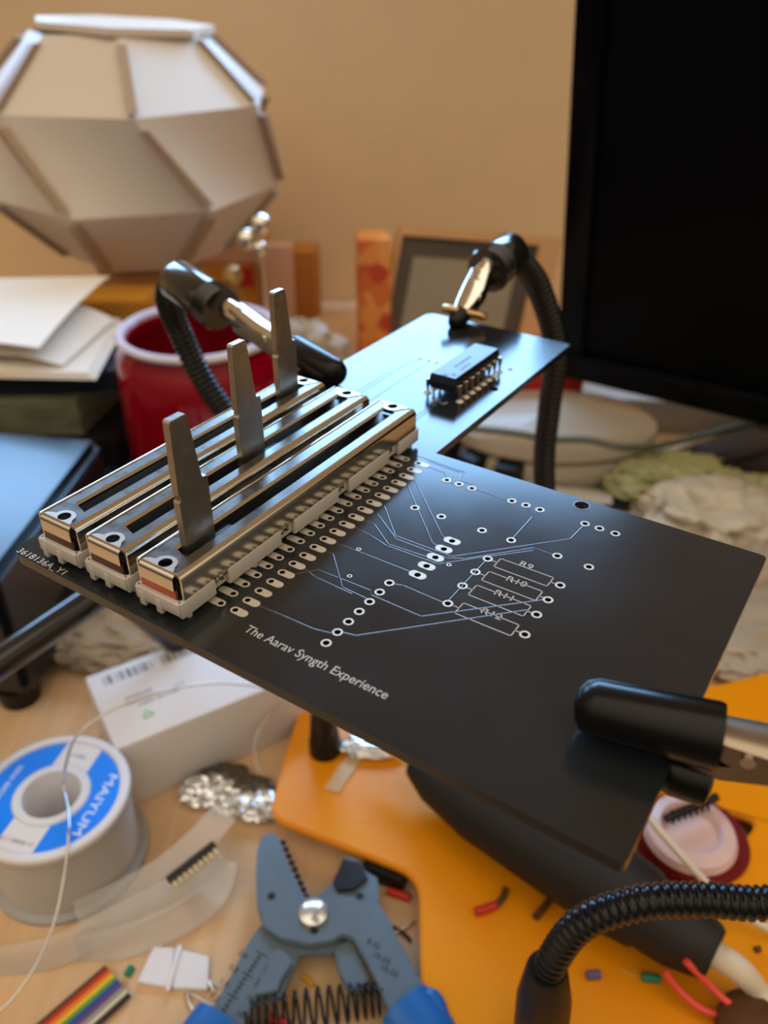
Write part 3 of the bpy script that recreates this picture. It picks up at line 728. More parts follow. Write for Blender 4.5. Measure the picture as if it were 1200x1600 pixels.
# ------------------------------------------------------------------ things along the back
o = thing('picture_frame', 'grey-mounted picture in a pale wooden frame leaning back at the wall', 'picture frame', (70, 565, 0))
FY = 560.0
A_, B_ = atY(592, 540, FY-22), atY(878, 560, FY-6); Tt = atY(626, 352, FY); Tr = atY(880, 372, FY+14)
Ux = (Tr-Tt).normalized(); Vy = (Tt-A_).normalized(); Nn = Ux.cross(Vy).normalized()
if Nn.y < 0: Nn = -Nn
W_ = (Tr-Tt).length; H_ = (Tt-A_).length
def fbox(m, u0, u1, v0, v1, n0, n1, bev=.6):
    P = [A_+Ux*u+Vy*v+Nn*n for n in (n0, n1) for (u, v) in ((u0, v0), (u1, v0), (u1, v1), (u0, v1))]
    m.faces([p[:] for p in P], [(0, 1, 2, 3), (7, 6, 5, 4), (0, 4, 5, 1), (1, 5, 6, 2), (2, 6, 7, 3), (3, 7, 4, 0)])
m = M()
fbox(m, 0, W_, H_-6, H_, 0, 14); fbox(m, 0, W_, 0, 5, 0, 14); fbox(m, 0, 2.5, 5, H_-6, 0, 14); fbox(m, W_-15, W_, 5, H_-6, 0, 14)
m.build('wooden_surround', 'pine', o, smooth=.3)
m = M(); fbox(m, 2.5, W_-15, 5, H_-6, 3, 12); m.build('mount', 'frame_grey', o, smooth=.3)
m = M(); fbox(m, 13, W_-27, 8, H_-19, 2.4, 3.4); m.build('picture', 'picture', o, smooth=.3)
def upbox(name, label, cat, m_, c, d, rz=0, group=None):
    mm = M(); mm.box((0, 0, d[2]/2), d, bev=.6); o = mm.build(name, m_); o.location = (c[0]*MM, c[1]*MM, c[2]*MM); o.rotation_euler = (0, 0, R(rz)); tag(o, label, cat, group); return o
p = atY(583, 530, 535); upbox('patterned_box', 'narrow box with a red and orange spotted pattern left of the grey picture', 'box', 'patterned', (p.x, 552, 0), (21, 26, 79), 6)
p = atY(340, 450, 610)
bx = thing('cardboard_box', 'amber and pale card box with a red panel behind the back left clip', 'box', (p.x+6, 628, 0))
zt_ = atY(340, 378, 610).z
m = M(); m.box((p.x+6, 628, zt_/2), (62, 34, zt_), bev=.8); m.build('box_body', 'amber', bx)
m = M(); m.box((p.x+16, 610.4, zt_-9), (44, 1, 11)); m.build('pale_band', 'pink_card', bx)
m = M(); m.box((p.x+16, 610.4, zt_-26), (22, 1, 14)); m.build('red_panel', 'red_card', bx)
p = atY(467, 460, 600); upbox('small_carton', 'rust-brown carton standing at the wall right of the amber box', 'box', 'rust', (p.x, 620, 0), (26, 26, atY(467, 392, 610).z), -4)
p = atY(425, 430, 590); upbox('pale_carton', 'pale brown carton between the amber box and the rust-brown carton', 'box', 'pink_card', (p.x+2, 606, 0), (24, 12, atY(425, 385, 600).z))
# little metal stand with balls
q = atY(395, 372, 436)
ms = thing('ball_stand', 'small metal stand with shiny silver balls on top, behind the back left clip', 'ornament', (q.x, 436, 0))
m = M(); m.lathe([(0, 0), (14, 0), (13, 3), (2.2, 6), (1.8, q.z-6), (0, q.z-6)], (q.x+3, 436, 0), 24); m.build('pole', 'chrome', ms)
for px, py, r in ((386, 374, 5.6), (408, 350, 5.4), (405, 388, 4.2)):
    q2 = atY(px, py, 436); m = M(); m.lathe([(0, -r)]+[(r*math.sin(R(a)), -r*math.cos(R(a))) for a in range(15, 180, 15)]+[(0, r)], q2, 20); m.tube([q2, Vector((q.x+3, 436, q.z-8))], 1.3, 8); m.build('silver_ball', 'chrome', ms)
q3 = atY(362, 432, 436); m = M(); m.lathe([(0, -6), (4, -4), (6, 0), (4.5, 5), (0, 7)], q3, 16); m.tube([q3, Vector((q.x+3, 436, 40))], 1.2, 8); m.build('brass_weight', 'brass', ms)
p = at(490, 500, 0); m = M(); m.blob((p.x+4, 470, 0), (62, 44, 56), .32, 2.2, 3); o = m.build('crumpled_bag', 'bag_grey'); tag(o, 'pale crumpled bag lying behind the back left clip', 'bag')
p = at(255, 450, 0)
m = M(); m.lathe([(0, 0), (14, 0), (14, 46), (11, 60), (0, 62)], (-105, 455, 0), 24); o = m.build('small_bottle', 'kraft'); tag(o, 'small brown bottle between the lamp and the red jar', 'bottle')

# ------------------------------------------------------------------ red jar
jc = atY(309, 512, 345); JR = 35.0; JZ = jc.z
jar = thing('glass_jar', 'large red glass jar with a frosted rim behind the slide potentiometers', 'jar', (jc.x, 345, 0))
m = M(); Z = JZ
m.lathe([(0, 0), (JR*.9, 0), (JR*1.04, 3), (JR*1.06, Z*.75), (JR*1.02, Z-9), (JR*.93, Z-5), (JR*.93, Z-2.5), (JR*.86, Z-2.5), (JR*.86, Z-6), (JR*.96, Z-11), (JR*.98, Z*.5), (JR*.9, 6), (0, 6)], (jc.x, 345, 0), 64); m.build('jar_body', 'red_glass', jar)
m = M(); m.lathe([(JR*.89, Z-2.6), (JR*.99, Z-2.6), (JR*1.01, Z-1), (JR*.98, Z+.3), (JR*.91, Z+.2), (JR*.885, Z-1), (JR*.89, Z-2.6)], (jc.x, 345, 0), 64); m.build('rim', 'rim', jar)
m = M(); m.lathe([(0, 6.2), (JR*.93, 6.2), (JR*.93, Z*.42), (0, Z*.42)], (jc.x, 345, 0), 48); m.build('wax', 'red_dark', jar)

# ------------------------------------------------------------------ left side: device, dark stack, papers
def quad_prism(pts, z0, z1, bev=.8):
    m = M(); m.prism([tuple(p)[:2] for p in pts], z0, z1, bev=bev); return m
DZ = 62.0
c1 = at(158, 684, DZ); c2 = at(-10, 905, DZ); c0 = c1+Vector((-150, 22, 0)); c3 = c2+(c0-c1)
dev = thing('bench_device', 'glossy black bench device with ridged side vents at the left edge', 'device', (c1+c2+c0+c3)/4)
dev.location.z = 0; WO[dev.name] = dev.location.copy()
quad_prism([c0, c3, c2, c1], 8, DZ, 3.0).build('case', 'device', dev)
e1 = (c2-c1).normalized(); nrm = Vector((-e1.y, e1.x, 0));
if nrm.x < 0: nrm = -nrm
for i in range(16):
    q = c1+e1*(8+i*3.0)+nrm*.3; m = M(); m.box((q.x, q.y, DZ-9), (1.3, 1.6, 11), math.atan2(e1.y, e1.x), .3); m.build('vent_ridge', 'device_dark', dev)
ins = [c1+(c0-c1)*.32+e1*4, c1+(c0-c1)*.95+e1*4, c1+(c0-c1)*.95+e1*13, c1+(c0-c1)*.32+e1*12]
m = M(); m.prism([tuple(p)[:2] for p in ins], DZ-.2, DZ+.25); m.build('label_plate', 'frame_grey', dev)
for q in (c1.lerp(c2, .15)+Vector((-10, 0, 0)), c1.lerp(c2, .9)+Vector((-10, 0, 0)), c0.lerp(c3, .15)+Vector((10, 0, 0)), c0.lerp(c3, .9)+Vector((10, 0, 0))):
    m = M(); m.lathe([(0, 0), (7, 0), (8, 8.5), (0, 8.5)], (q.x, q.y, 0), 20); m.build('rubber_foot', 'matte_black', dev)
# dark bar under the board corner and a round black knob base
ra, rb_ = atY(-40, 1062, 165), atY(175, 915, 205)
m = M(); m.tube([ra, rb_], 4.6, 20); m.tube([rb_, Vector((rb_.x+20, rb_.y+22, 6))], 4.6, 20); m.tube([ra, Vector((ra.x-18, ra.y-10, 6))], 4.6, 20); o = m.build('black_rod', 'gloss_black'); tag(o, 'thick black rod slanting down to the left under the board corner', 'rod')
q = at(45, 1060, 0)
m = M(); m.lathe([(0, 0), (19, 0), (21, 3), (21, 24), (17, 30), (0, 31)], (q.x-5, q.y+24, 0), 36); o = m.build('round_case', 'matte_black'); tag(o, 'round black case on the desk behind the solder spool', 'case')
# dark stack behind the device
sY = 372.0
g1 = [(-330, 305), (-118, 322), (-104, 420), (-330, 430)]
m = M(); m.prism(g1, 0, 30, bev=1.5); o = m.build('black_book', 'slate'); tag(o, 'thick dark slab at the bottom of the stack under the papers', 'book')
m = M(); m.prism([(-330, 322), (-122, 336), (-112, 414), (-330, 425)], 30.2, 44, bev=1); o = m.build('dark_folder', 'device_dark'); tag(o, 'dark folder in the stack under the papers, just below the greenish boards', 'folder')
m = M(); m.prism([(-330, 330), (-138, 340), (-128, 402), (-330, 410)], 44.2, 62, bev=.5); o = m.build('board_stack', 'pcb_green'); tag(o, 'dull green mottled stack of thin boards under the papers', 'boards')
m = M(); m.prism([(-330, 336), (-146, 345), (-112, 352), (-108, 404), (-330, 415)], 62.2, 72, bev=.6); o = m.build('black_tray', 'slate'); tag(o, 'flat blue-black tray directly under the papers', 'tray')
def sheet(pts, z, curl, name, label, nx=18, m_='paper'):
    a, b, c, d = [Vector(p) for p in pts]; m = M(); V_ = []
    for th in (0, .35):
        for i in range(nx+1):
            for j in range(nx+1):
                u, v = i/nx, j/nx; p = (a*(1-u)+b*u)*(1-v)+(d*(1-u)+c*u)*v; V_.append((p.x, p.y, z+curl(u, v)+th))
    k = (nx+1)**2; F = []
    for i in range(nx):
        for j in range(nx):
            q = [i*(nx+1)+j, (i+1)*(nx+1)+j, (i+1)*(nx+1)+j+1, i*(nx+1)+j+1]; F += [tuple(q), tuple(x+k for x in q[::-1])]
    for i in range(nx):
        for (s_, t_) in (((i)*(nx+1), (i+1)*(nx+1)), ((i)*(nx+1)+nx, (i+1)*(nx+1)+nx), (i, i+1), (nx*(nx+1)+i, nx*(nx+1)+i+1)): F.append((s_, t_, t_+k, s_+k))
    m.faces(V_, F); o = m.build(name, m_, smooth=1.2); tag(o, label, 'paper', 'papers on the dark stack'); return o
pz = 74.0
P1 = [at(-60, 590, pz), at(150, 594, pz), at(196, 500, pz+2), at(-60, 520, pz+2)]
for k in range(3):
    sheet([(p.x-2*k, p.y+1.5*k, 0) for p in P1], pz+.8*k, lambda u, v: 0, 'paper_sheet', ['lowest flat sheet of the white paper stack, its front edge on the black tray', 'second flat sheet in the white paper stack', 'third flat sheet in the white paper stack, just under the curled one'][k])
P2_ = [at(-60, 556, pz+5), at(96, 566, pz+5), at(178, 486, pz+8), at(20, 486, pz+8)]
sheet([(p.x, p.y, 0) for p in P2_], pz+3, lambda u, v: 9*math.sin(u*3.1)*(.4+.6*v), 'paper_sheet', 'bluish white sheet curling up at the right of the paper stack')
P3 = [at(-80, 530, pz+13), at(62, 548, pz+13), at(172, 436, pz+16), at(-80, 432, pz+16)]
sheet([(p.x, p.y, 0) for p in P3], pz+14, lambda u, v: 3*u*v+2*math.sin(v*3), 'paper_sheet', 'large cream sheet on top of the paper stack')
m = M(); m.prism([(-172, 436), (-128, 438), (-124, 466), (-172, 466)], 0, 74, bev=1); o = m.build('kraft_folder', 'amber'); tag(o, 'amber card box behind the paper stack', 'box')

# ------------------------------------------------------------------ behind the board, right
c = at(905, 690, 12)
ds = thing('white_puck', 'white rounded two-part plastic case lying on the desk below the monitor', 'case', (c.x-14, c.y, 0))
m = M(); m.lathe([(0, 0), (50, 0), (54, 4), (55, 10), (53, 15), (0, 15)], n=64, mx=Matrix.Translation((c.x-14, c.y, 0)) @ Matrix.Diagonal((1, .62, 1, 1))); m.build('lower_shell', 'white_shell', ds)
m = M(); m.lathe([(0, 15.6), (50, 15.6), (54, 18), (53, 24), (46, 29), (0, 31)], n=64, mx=Matrix.Translation((c.x-14, c.y, 0)) @ Matrix.Diagonal((1, .62, 1, 1))); m.build('upper_shell', 'white_shell', ds)
m = M(); q = at(830, 640, 40); m.box((q.x+6, 436, 26), (62, 22, 52), bev=1); o = m.build('red_box', 'red_card'); tag(o, 'dark red box behind the white plastic case', 'box')
q = at(740, 650, 20); m = M(); m.box((q.x-1, 410, 14), (40, 46, 28), R(-12), 1); o = m.build('kraft_box', 'kraft'); tag(o, 'small brown card box seen through the board\'s notch', 'box')
q = at(1010, 650, 12); m = M(); m.box((q.x+20, 442, 10), (110, 30, 20), R(-8), 1.5); o = m.build('beige_box', 'bag_grey'); tag(o, 'long beige box lying under the monitor\'s lower edge', 'box')
m = M(); m.tube([at(640, 660, 16), at(720, 668, 33), at(800, 676, 36), at(860, 686, 35), at(920, 688, 36), at(985, 700, 34), at(1060, 690, 14), at(1240, 640, 8)], 1.8, 12, smooth=8); o = m.build('green_cable', 'cable_green'); tag(o, 'thin grey-green cable running across the white plastic case', 'cable')
for i, (pts, lab) in enumerate((([(1260, 640, 6), (1120, 700, 6), (1010, 735, 6), (905, 745, 6), (820, 720, 6)], 'black cable curving below the monitor beside the white case'),
        ([(1260, 790, 6), (1130, 740, 9), (1060, 715, 6), (980, 770, 5)], 'black cable behind the green bag at the right edge'))):
    m = M(); m.tube([at(*p) for p in pts], 4.2, 12, smooth=8); o = m.build('black_cable', 'matte_black'); tag(o, lab, 'cable', 'black cables behind the board')
for i, (px, py, s_, lab) in enumerate(((706, 712, 30, 'black lump of plugs nearest the board\'s notch'), (752, 728, 26, 'black plug beside the back right arm\'s foot'), (800, 742, 24, 'black plug against the green circuit board'))):
    q = at(px, py, 6); m = M(); m.box((q.x, q.y, 8), (s_, 14, 16), R(15+25*i), 2); m.tube([(q.x, q.y, 8), (q.x+20, q.y+14, 6), (q.x+34, q.y+8, 3)], 2.2, 10, smooth=5); o = m.build('power_plug', 'matte_black'); tag(o, lab, 'plug', 'black plugs behind the board')
q = at(1135, 722, 8); m = M(); m.box((q.x, q.y, 9), (60, 24, 18), R(28), 3); o = m.build('dark_filler', 'matte_black'); tag(o, 'added black block for the dark of cables and shadow below the monitor behind the green bag', 'dark block')  # black block added to darken the cables and shadow under the monitor
q = at(890, 775, 4)
gp = thing('green_board', 'small green circuit board lying behind the black one, right of the ribbed arm', 'circuit board', (q.x, q.y, 0))
m = M(); m.box((q.x, q.y, 2.0), (84, 34, 1.6), R(-16), .2); m.build('board_panel', 'pcb', gp)
m = M(); m.box((q.x-6, q.y+2, 4.3), (54, 9, 3), R(-16), .3); m.build('connector', 'plastic_white', gp)
m = M(); m.box((q.x+22, q.y-8, 3.8), (12, 10, 2), R(-16), .3); m.build('chip', 'ic', gp)
def lump(name, label, m_, px, py, d, seed, amp=.34, fr=2.4, cat='bag', z=0):
    q = at(px, py, z+d[2]*.4); m = M(); m.blob((q.x, q.y, z), d, amp, fr, seed, sub=5); o = m.build(name, m_, smooth=1.0); tag(o, label, cat); return o
lump('plastic_bag', 'pale yellow-green crumpled bag below the monitor', 'bag_green', 1062, 752, (70, 46, 22), 5)
lump('tissue', 'crumpled white tissue right of the board, below the green bag', 'bag_white', 1115, 812, (64, 50, 30), 9, .45, 1.5, 'tissue')
lump('plastic_bag', 'greenish bag half behind the white tissue at the right edge', 'bag_green', 1180, 790, (40, 34, 26), 12)
lump('paper_bag', 'beige crumpled bag at the right edge below the white tissue', 'bag_grey', 1195, 880, (64, 44, 20), 15, .3, 2)
lump('plastic_bag', 'beige crumpled bag on the desk right beside the board\'s far corner', 'bag_grey', 1180, 985, (66, 60, 14), 18, .3, 2)
q = at(975, 800, 3); m = M(); m.box((q.x, q.y, 1.8), (60, 36, 3.6), R(-14), .8); o = m.build('beige_card', 'bag_grey'); tag(o, 'flat beige card in front of the small green circuit board', 'card')
q = at(1105, 868, 3); m = M(); m.box((q.x, q.y, 2.5), (46, 14, 5), R(-24), .8); o = m.build('red_strip', 'red_card'); tag(o, 'narrow red strip lying under the white tissue', 'strip')
lump('plastic_bag', 'pale crumpled bag under the board\'s left corner, behind the white box', 'bag_grey', 215, 985, (78, 40, 20), 21, .32, 2.4)

# ------------------------------------------------------------------ white box
BZ = 27.0
ba, bb, bc = at(108, 1068, BZ), at(180, 1172, BZ), at(437, 1068, BZ)
u_ = (bc-bb); u_.z = 0; ang = math.atan2(u_.y, u_.x); wv = Vector((-u_.y, u_.x, 0)).normalized(); Wb = 36.0; Lb = u_.length+16
wb = thing('white_box', 'small white carton with a barcode and grey print on its lid, behind the solder spool', 'box', (bb+u_.normalized()*Lb/2+wv*Wb/2)*1.0)
wb.location.z = 0; WO[wb.name] = wb.location.copy(); un = u_.normalized()
def wpos(u, v, z): p = bb+un*u+wv*v; return Vector((p.x, p.y, z))
m = M(); c = wpos(Lb/2, Wb/2, BZ/2); m.box(c, (Lb, Wb, BZ), ang, .8); m.build('carton', 'card_white', wb)
def bar(m, u, v, du, dv, z=BZ+.05): c = wpos(u, v, z); m.box(c, (du, dv, .1), ang)
m = M(); u = 5.0; rr = random.Random(3)
while u < 44:
    w = rr.choice((.4, .4, .8, 1.1)); bar(m, u, Wb-5.5, w, 4.4); u += w+rr.choice((.35, .5, .8)) + (2.6 if 20 < u < 21.6 else 0)
m.build('barcode', 'print_grey', wb)
m = M()
for r_, (v, a, b) in enumerate(((Wb-17, 9, 17), (Wb-19.5, 9, 27), (Wb-21.5, 12, 24))):
    u = a
    while u < b: w = rr.uniform(.5, 1.6); bar(m, u, v, w, .8); u += w+.35
m.build('printed_lines', 'print_grey', wb)
m = M(); 
for k in range(3):
    A = R(90+120*k); a = wpos(13+2*math.cos(A), Wb-27+2*math.sin(A), BZ+.1); b = wpos(13+2*math.cos(A+2.1), Wb-27+2*math.sin(A+2.1), BZ+.1); d = (b-a)*.72; m.tube([a, a+d], .32, 6)
m.build('recycling_mark', 'print_green', wb)

# ------------------------------------------------------------------ solder spool
SZ = 28.0; sc = at(80, 1240, SZ); SR = 21.8
spl = thing('solder_spool', 'white spool of solder with a blue and white label, loose wire end trailing over it', 'spool', (sc.x, sc.y, 0))
X, Y = sc.x, sc.y
m = M(); m.lathe([(10.4, SZ-2.6), (SR-.4, SZ-2.6), (SR, SZ-1.8), (SR, SZ-.5), (SR-.5, SZ), (SR-2.6, SZ), (SR-2.8, SZ-.5), (10.6, SZ-.5), (10.4, SZ-.1), (8.2, SZ-.1), (8.0, SZ-.6), (8.0, .8), (10.4, .8), (10.4, SZ-2.6)], (X, Y, 0), 72); m.build('top_flange', 'spool', spl)
m = M(); m.lathe([(10.5, 2.2), (SR-1.6, 2.2)]+[q for k in range(14) for q in ((SR-1.6, 2.3+k*1.62), (SR-1.25, 3.1+k*1.62))]+[(SR-1.6, SZ-2.7), (10.5, SZ-2.7), (10.5, 2.2)], (X, Y, 0), 64); m.build('solder_winding', 'spool_wall', spl)
m = M(); m.lathe([(8.0, 0), (SR+.6, 0), (SR+1.2, .5), (SR+1.2, 1.6), (SR+.6, 2.1), (10.6, 2.1), (8.0, 2.1), (8.0, 0)], (X, Y, 0), 72); m.build('bottom_flange', 'spool_clear', spl)
RI, RO = 10.8, SR-3.0
LA = 76.0                                                            # print axis, degrees
HB = 5.6                                                             # half width of the white band across the label
def label_piece(a0, a1, b0, b1, name, m_):                           # outer arc a0..a1, back along the inner arc b1..b0
    n = 40; pts = [(RO*math.cos(a0+(a1-a0)*i/n), RO*math.sin(a0+(a1-a0)*i/n)) for i in range(n+1)]+[(RI*math.cos(b1+(b0-b1)*i/n), RI*math.sin(b1+(b0-b1)*i/n)) for i in range(n+1)]
    me = plate([pts], SZ-.45, SZ-.35); me.transform(Matrix.Rotation(R(LA), 4, 'Z')); finish(me, name, m_, spl, (0, 0, 0))
oa, ob = math.asin(HB/RO), math.asin(HB/RI)
for k in (0, math.pi):
    label_piece(oa+k, math.pi-oa+k, ob+k, math.pi-ob+k, 'blue_label', 'blue')
    label_piece(-oa+k, oa+k, -ob+k, ob+k, 'white_label', 'card_white')
def spool_text(body, size, along, across, m_, rot, sx=1):
    mx = Matrix.Translation(Vector((0, 0, (SZ-.33)*MM))) @ Matrix.Rotation(R(LA), 4, 'Z') @ Matrix.Translation((along*MM, across*MM, 0)) @ Matrix.Rotation(R(rot), 4, 'Z')
    me = text_mesh(body, size, .03, align='CENTER'); me.transform(Matrix.Diagonal((sx, 1, 1, 1))); me.transform(mx); return finish(me, 'label_lettering', m_, spl, (0, 0, 0))
spool_text('MAIYUM', 3.9, .2, -12.6, 'silk_bright', 180, 1.45)
spool_text('SOLDER WIRE', 2.2, 0, 13.5, 'silk_bright', 0, 1.0)
spool_text('FLUX 2.0%', 1.7, -15.2, 2.6, 'print_grey', 90, .9); spool_text('Sn-Pb', 1.7, -15.2, -.2, 'print_grey', 90, .9); spool_text('63-37', 1.7, -15.2, -2.8, 'print_grey', 90, .9)
spool_text('0.8mm', 1.6, 14.6, .8, 'print_grey', 90, .9); spool_text('50g', 1.6, 14.6, -1.6, 'print_grey', 90, .9)
m = M()
path = [at(452, 1085, 60), at(400, 1072, 58), at(330, 1068, 55), at(250, 1080, 52), at(170, 1112, 48), at(120, 1150, 44), at(102, 1200, 36), at(100, 1230, SZ+2.5), at(107, 1270, SZ+2), at(107, 1310, SZ+1.6), at(100, 1370, 24), at(85, 1440, 18), at(55, 1510, 12), at(10, 1570, 8), at(-60, 1620, 6)]
m.tube(path, [.36]*len(path), 10, smooth=8); m.build('loose_wire', 'solder', spl)
m = M(); path = [at(500, 1085, 10), at(440, 1096, 18), at(405, 1140, 14), at(398, 1180, 8), at(412, 1215, 3), at(435, 1240, 1)]
m.tube(path, .5, 8, smooth=8); o = m.build('clear_wire_loop', 'strip'); tag(o, 'thin clear loop of filament standing between the white box and the orange plate', 'filament')

# ------------------------------------------------------------------ plastic strips with the pin header
def strip_(pts, w, label, th=.6, tilt=(-.5, -1.1, 1)):
    m = M(); m.ribbon([at(*p) for p in pts], w, th, up=tilt, smooth=10); o = m.build('plastic_strip', 'strip', smooth=1); tag(o, label, 'plastic strip', 'clear plastic strips beside the spool'); return o
strip_([(120, 1432, 4), (190, 1400, 5), (262, 1358, 7), (320, 1305, 10), (352, 1268, 12)], 8.5, 'short clear strip holding the black pin header, nearest the spool')
strip_([(-30, 1508, 2), (80, 1488, 3), (170, 1445, 4), (270, 1392, 5), (350, 1342, 8)], 8, 'long clear strip reaching the left edge of the picture')
strip_([(118, 1488, 1.5), (200, 1470, 3), (290, 1430, 4), (338, 1388, 5), (352, 1345, 8)], 8.5, 'clear curved strip nearest the rainbow ribbon cable')
ha, hb = at(262, 1376, 9), at(336, 1318, 13)
ph = thing('pin_header', 'black pin header with a row of gold pins in the short clear strip', 'pin header', (ha+hb)/2)
hd = (hb-ha); hang = math.atan2(hd.y, hd.x); hel = hd.normalized(); side = Vector((hel.y, -hel.x, 0)).normalized()
m = M(); m.tube([ha, hb], 1.5, 4); m.build('header_body', 'ic', ph, smooth=.3)
for i in range(9):
    q = ha.lerp(hb, (i+.7)/9.4); m = M(); m.box(q+side*1.9, (3.4, .6, .6), math.atan2(side.y, side.x), .1); m.build('header_pin', 'gold', ph)

# ------------------------------------------------------------------ silver bag scrap
q = at(372, 1238, 3)
sb = thing('antistatic_bag', 'crumpled silver antistatic scrap with a dark fold, left of the orange plate', 'bag', (q.x, q.y, 0))
for px, py, d, sd in ((325, 1240, (17, 11, 8), 2), (365, 1252, (15, 10, 6), 4), (405, 1262, (17, 10, 7), 6)):
    q = at(px, py, 2); m = M(); m.blob((q.x, q.y, 0), d, .5, 2.6, sd, sub=4); m.build('silver_fold', 'foil', sb, smooth=.6)
for px, py, d, sd in ((352, 1222, (19, 13, 6), 8), (388, 1238, (16, 12, 6), 11)):
    q = at(px, py, 2); m = M(); m.blob((q.x, q.y, 0), d, .45, 2.4, sd, sub=4); m.build('dark_fold', 'antistatic', sb, smooth=.6)

# ------------------------------------------------------------------ wire stripper
ws = thing('wire_stripper', 'grey steel wire stripper with blue grips and a coil spring, jaws open', 'wire stripper', at(488, 1425, 0))
def wp(pts, z): return [tuple(at(px, py, z))[:2] for px, py in pts]
ZA, ZC = 7.2, 9.6                                                    # the two crossing plates
# plate A: left jaw, curving through the pivot into the right handle (upper plate)
la = [(402, 1330), (408, 1308), (420, 1302), (434, 1306), (441, 1322), (447, 1340), (452, 1354), (463, 1376), (476, 1402), (498, 1403), (520, 1398), (552, 1402), (590, 1410), (605, 1432), (622, 1468), (650, 1520), (672, 1560), (692, 1640), (640, 1640), (603, 1572), (590, 1540), (575, 1510), (552, 1468), (535, 1462), (520, 1472), (482, 1478), (438, 1468), (412, 1450), (402, 1420), (400, 1370)]
m = M(); m.prism(wp(la, ZC), 8.0, 10.2, bev=.35); jawA = m.build('upper_plate', 'steel_blue', ws)
# teeth on the left jaw
m = M()
for i in range(9):
    t_ = i/8; p = Vector(tuple(at(438+t_*36, 1318+t_*84, 9.2))); m.box(p+Vector((.8, .3, 0)), (1.5, .9, 1.8), R(-20), .1)
m.build('jaw_teeth', 'dark_steel', ws)
# plate B: right jaw through the pivot into the left handle (lower plate)
lb = [(540, 1338), (560, 1345), (572, 1362), (590, 1372), (592, 1410), (560, 1440), (520, 1490), (470, 1492), (452, 1530), (440, 1560), (400, 1563), (385, 1600), (370, 1650), (296, 1650), (330, 1580), (362, 1522), (385, 1478), (402, 1452), (440, 1420), (490, 1408), (520, 1378)]
m = M(); m.prism(wp(lb, ZA), 5.4, 7.6, bev=.35); jawB = m.build('lower_plate', 'steel_blue', ws)
m = M(); m.prism(wp([(520, 1372), (536, 1336), (562, 1342), (575, 1366), (552, 1384), (528, 1386)], 10.4), 7.8, 8.9, bev=.2); m.build('cutting_edge', 'dark_steel', ws)
# shoulders: plier noses under the pivot
m = M(); m.prism(wp([(437, 1482), (452, 1492), (458, 1504), (450, 1516), (440, 1530), (433, 1550), (398, 1556), (402, 1540), (418, 1510), (424, 1488)], 9.0), 7.7, 9.4, bev=.3); m.build('left_nose', 'steel_blue', ws)
m = M(); m.prism(wp([(520, 1484), (545, 1470), (556, 1482), (578, 1534), (560, 1546), (544, 1550), (530, 1520)], 7), 4.6, 7.8, bev=.3); m.build('right_nose', 'steel_blue', ws)
pv = at(490, 1427, 10.4)
m = M(); m.lathe([(0, 4.9), (3.7, 4.9), (3.7, 10.4), (4.0, 10.6), (3.9, 11.3), (2.6, 12.1), (0, 12.4)], (pv.x, pv.y, 0), 36); m.build('rivet', 'rivet', ws)
for px, py in ((424, 1400), (562, 1400), (491, 1453)):
    q = at(px, py, 10.3); m = M(); m.lathe([(0, 10.15), (1.1, 10.15), (1.1, 10.32), (0, 10.32)], (q.x, q.y, 0), 18); m.build('drilled_hole', 'dark_part', ws)
# etched scale on the left handle and numbers on the right one
m = M()
a0, a1 = at(408, 1490, 7.7), at(345, 1585, 7.7); d = (a1-a0).normalized(); n_ = Vector((-d.y, d.x, 0)); L_ = (a1-a0).length
m.tube([a0, a1], .14, 6)
for i in range(15):
    q = a0.lerp(a1, i/14); m.tube([q-n_*(1.6 if i % 5 == 0 else .8), q+n_*(1.6 if i % 5 == 0 else .8)], .13, 6)
m.build('etched_scale', 'etched', ws)
for i, (tx, side_) in enumerate((('22', 1), ('20', 1), ('18', 1), ('16', 1), ('0.6', -1), ('0.8', -1), ('1.0', -1), ('1.3', -1))):
    q = a0.lerp(a1, .18+.24*(i % 4))+n_*4.0*side_; me = text_mesh(tx, 2.2, .06, align='CENTER')
    me.transform(Matrix.Translation((q-Vector((*(WO[ws.name]/MM)[:2], 0)))*MM) @ Matrix.Rotation(math.atan2(d.y, d.x)+R(90), 4, 'Z')); finish(me, 'etched_number', 'etched', ws, (0, 0, 0))
for i, (px, py) in enumerate(((582, 1478), (594, 1500), (606, 1520))):
    q = at(px, py, 10.3); me = text_mesh(['8-32', '10-24', '10-32'][i], 2.2, .06, align='CENTER')
    me.transform(Matrix.Translation((q-Vector((*(WO[ws.name]/MM)[:2], 0)))*MM) @ Matrix.Rotation(R(-28), 4, 'Z')); finish(me, 'etched_number', 'etched', ws, (0, 0, 0))
# spring between the handles
sa, sb_ = at(385, 1592, 6.5), at(598, 1560, 6.5); ax = (sb_-sa).normalized(); xx = Vector((0, 0, 1)); yy = ax.cross(xx).normalized()
pth = []; turns = 15; Ls = (sb_-sa).length
for i in range(turns*16+1):
    t_ = i/(turns*16); tt = t_+.045*math.sin(2*math.pi*t_)*-1
    A = 2*math.pi*turns*t_; rad = 3.5+1.2*(1-abs(2*t_-1)); pth.append(sa+ax*Ls*tt+(xx*math.cos(A)+yy*math.sin(A))*rad*Vector((1, 1, 1)).length/1.732)
m = M(); m.tube(pth, .42, 8); m.build('coil_spring', 'spring', ws, smooth=1.2)
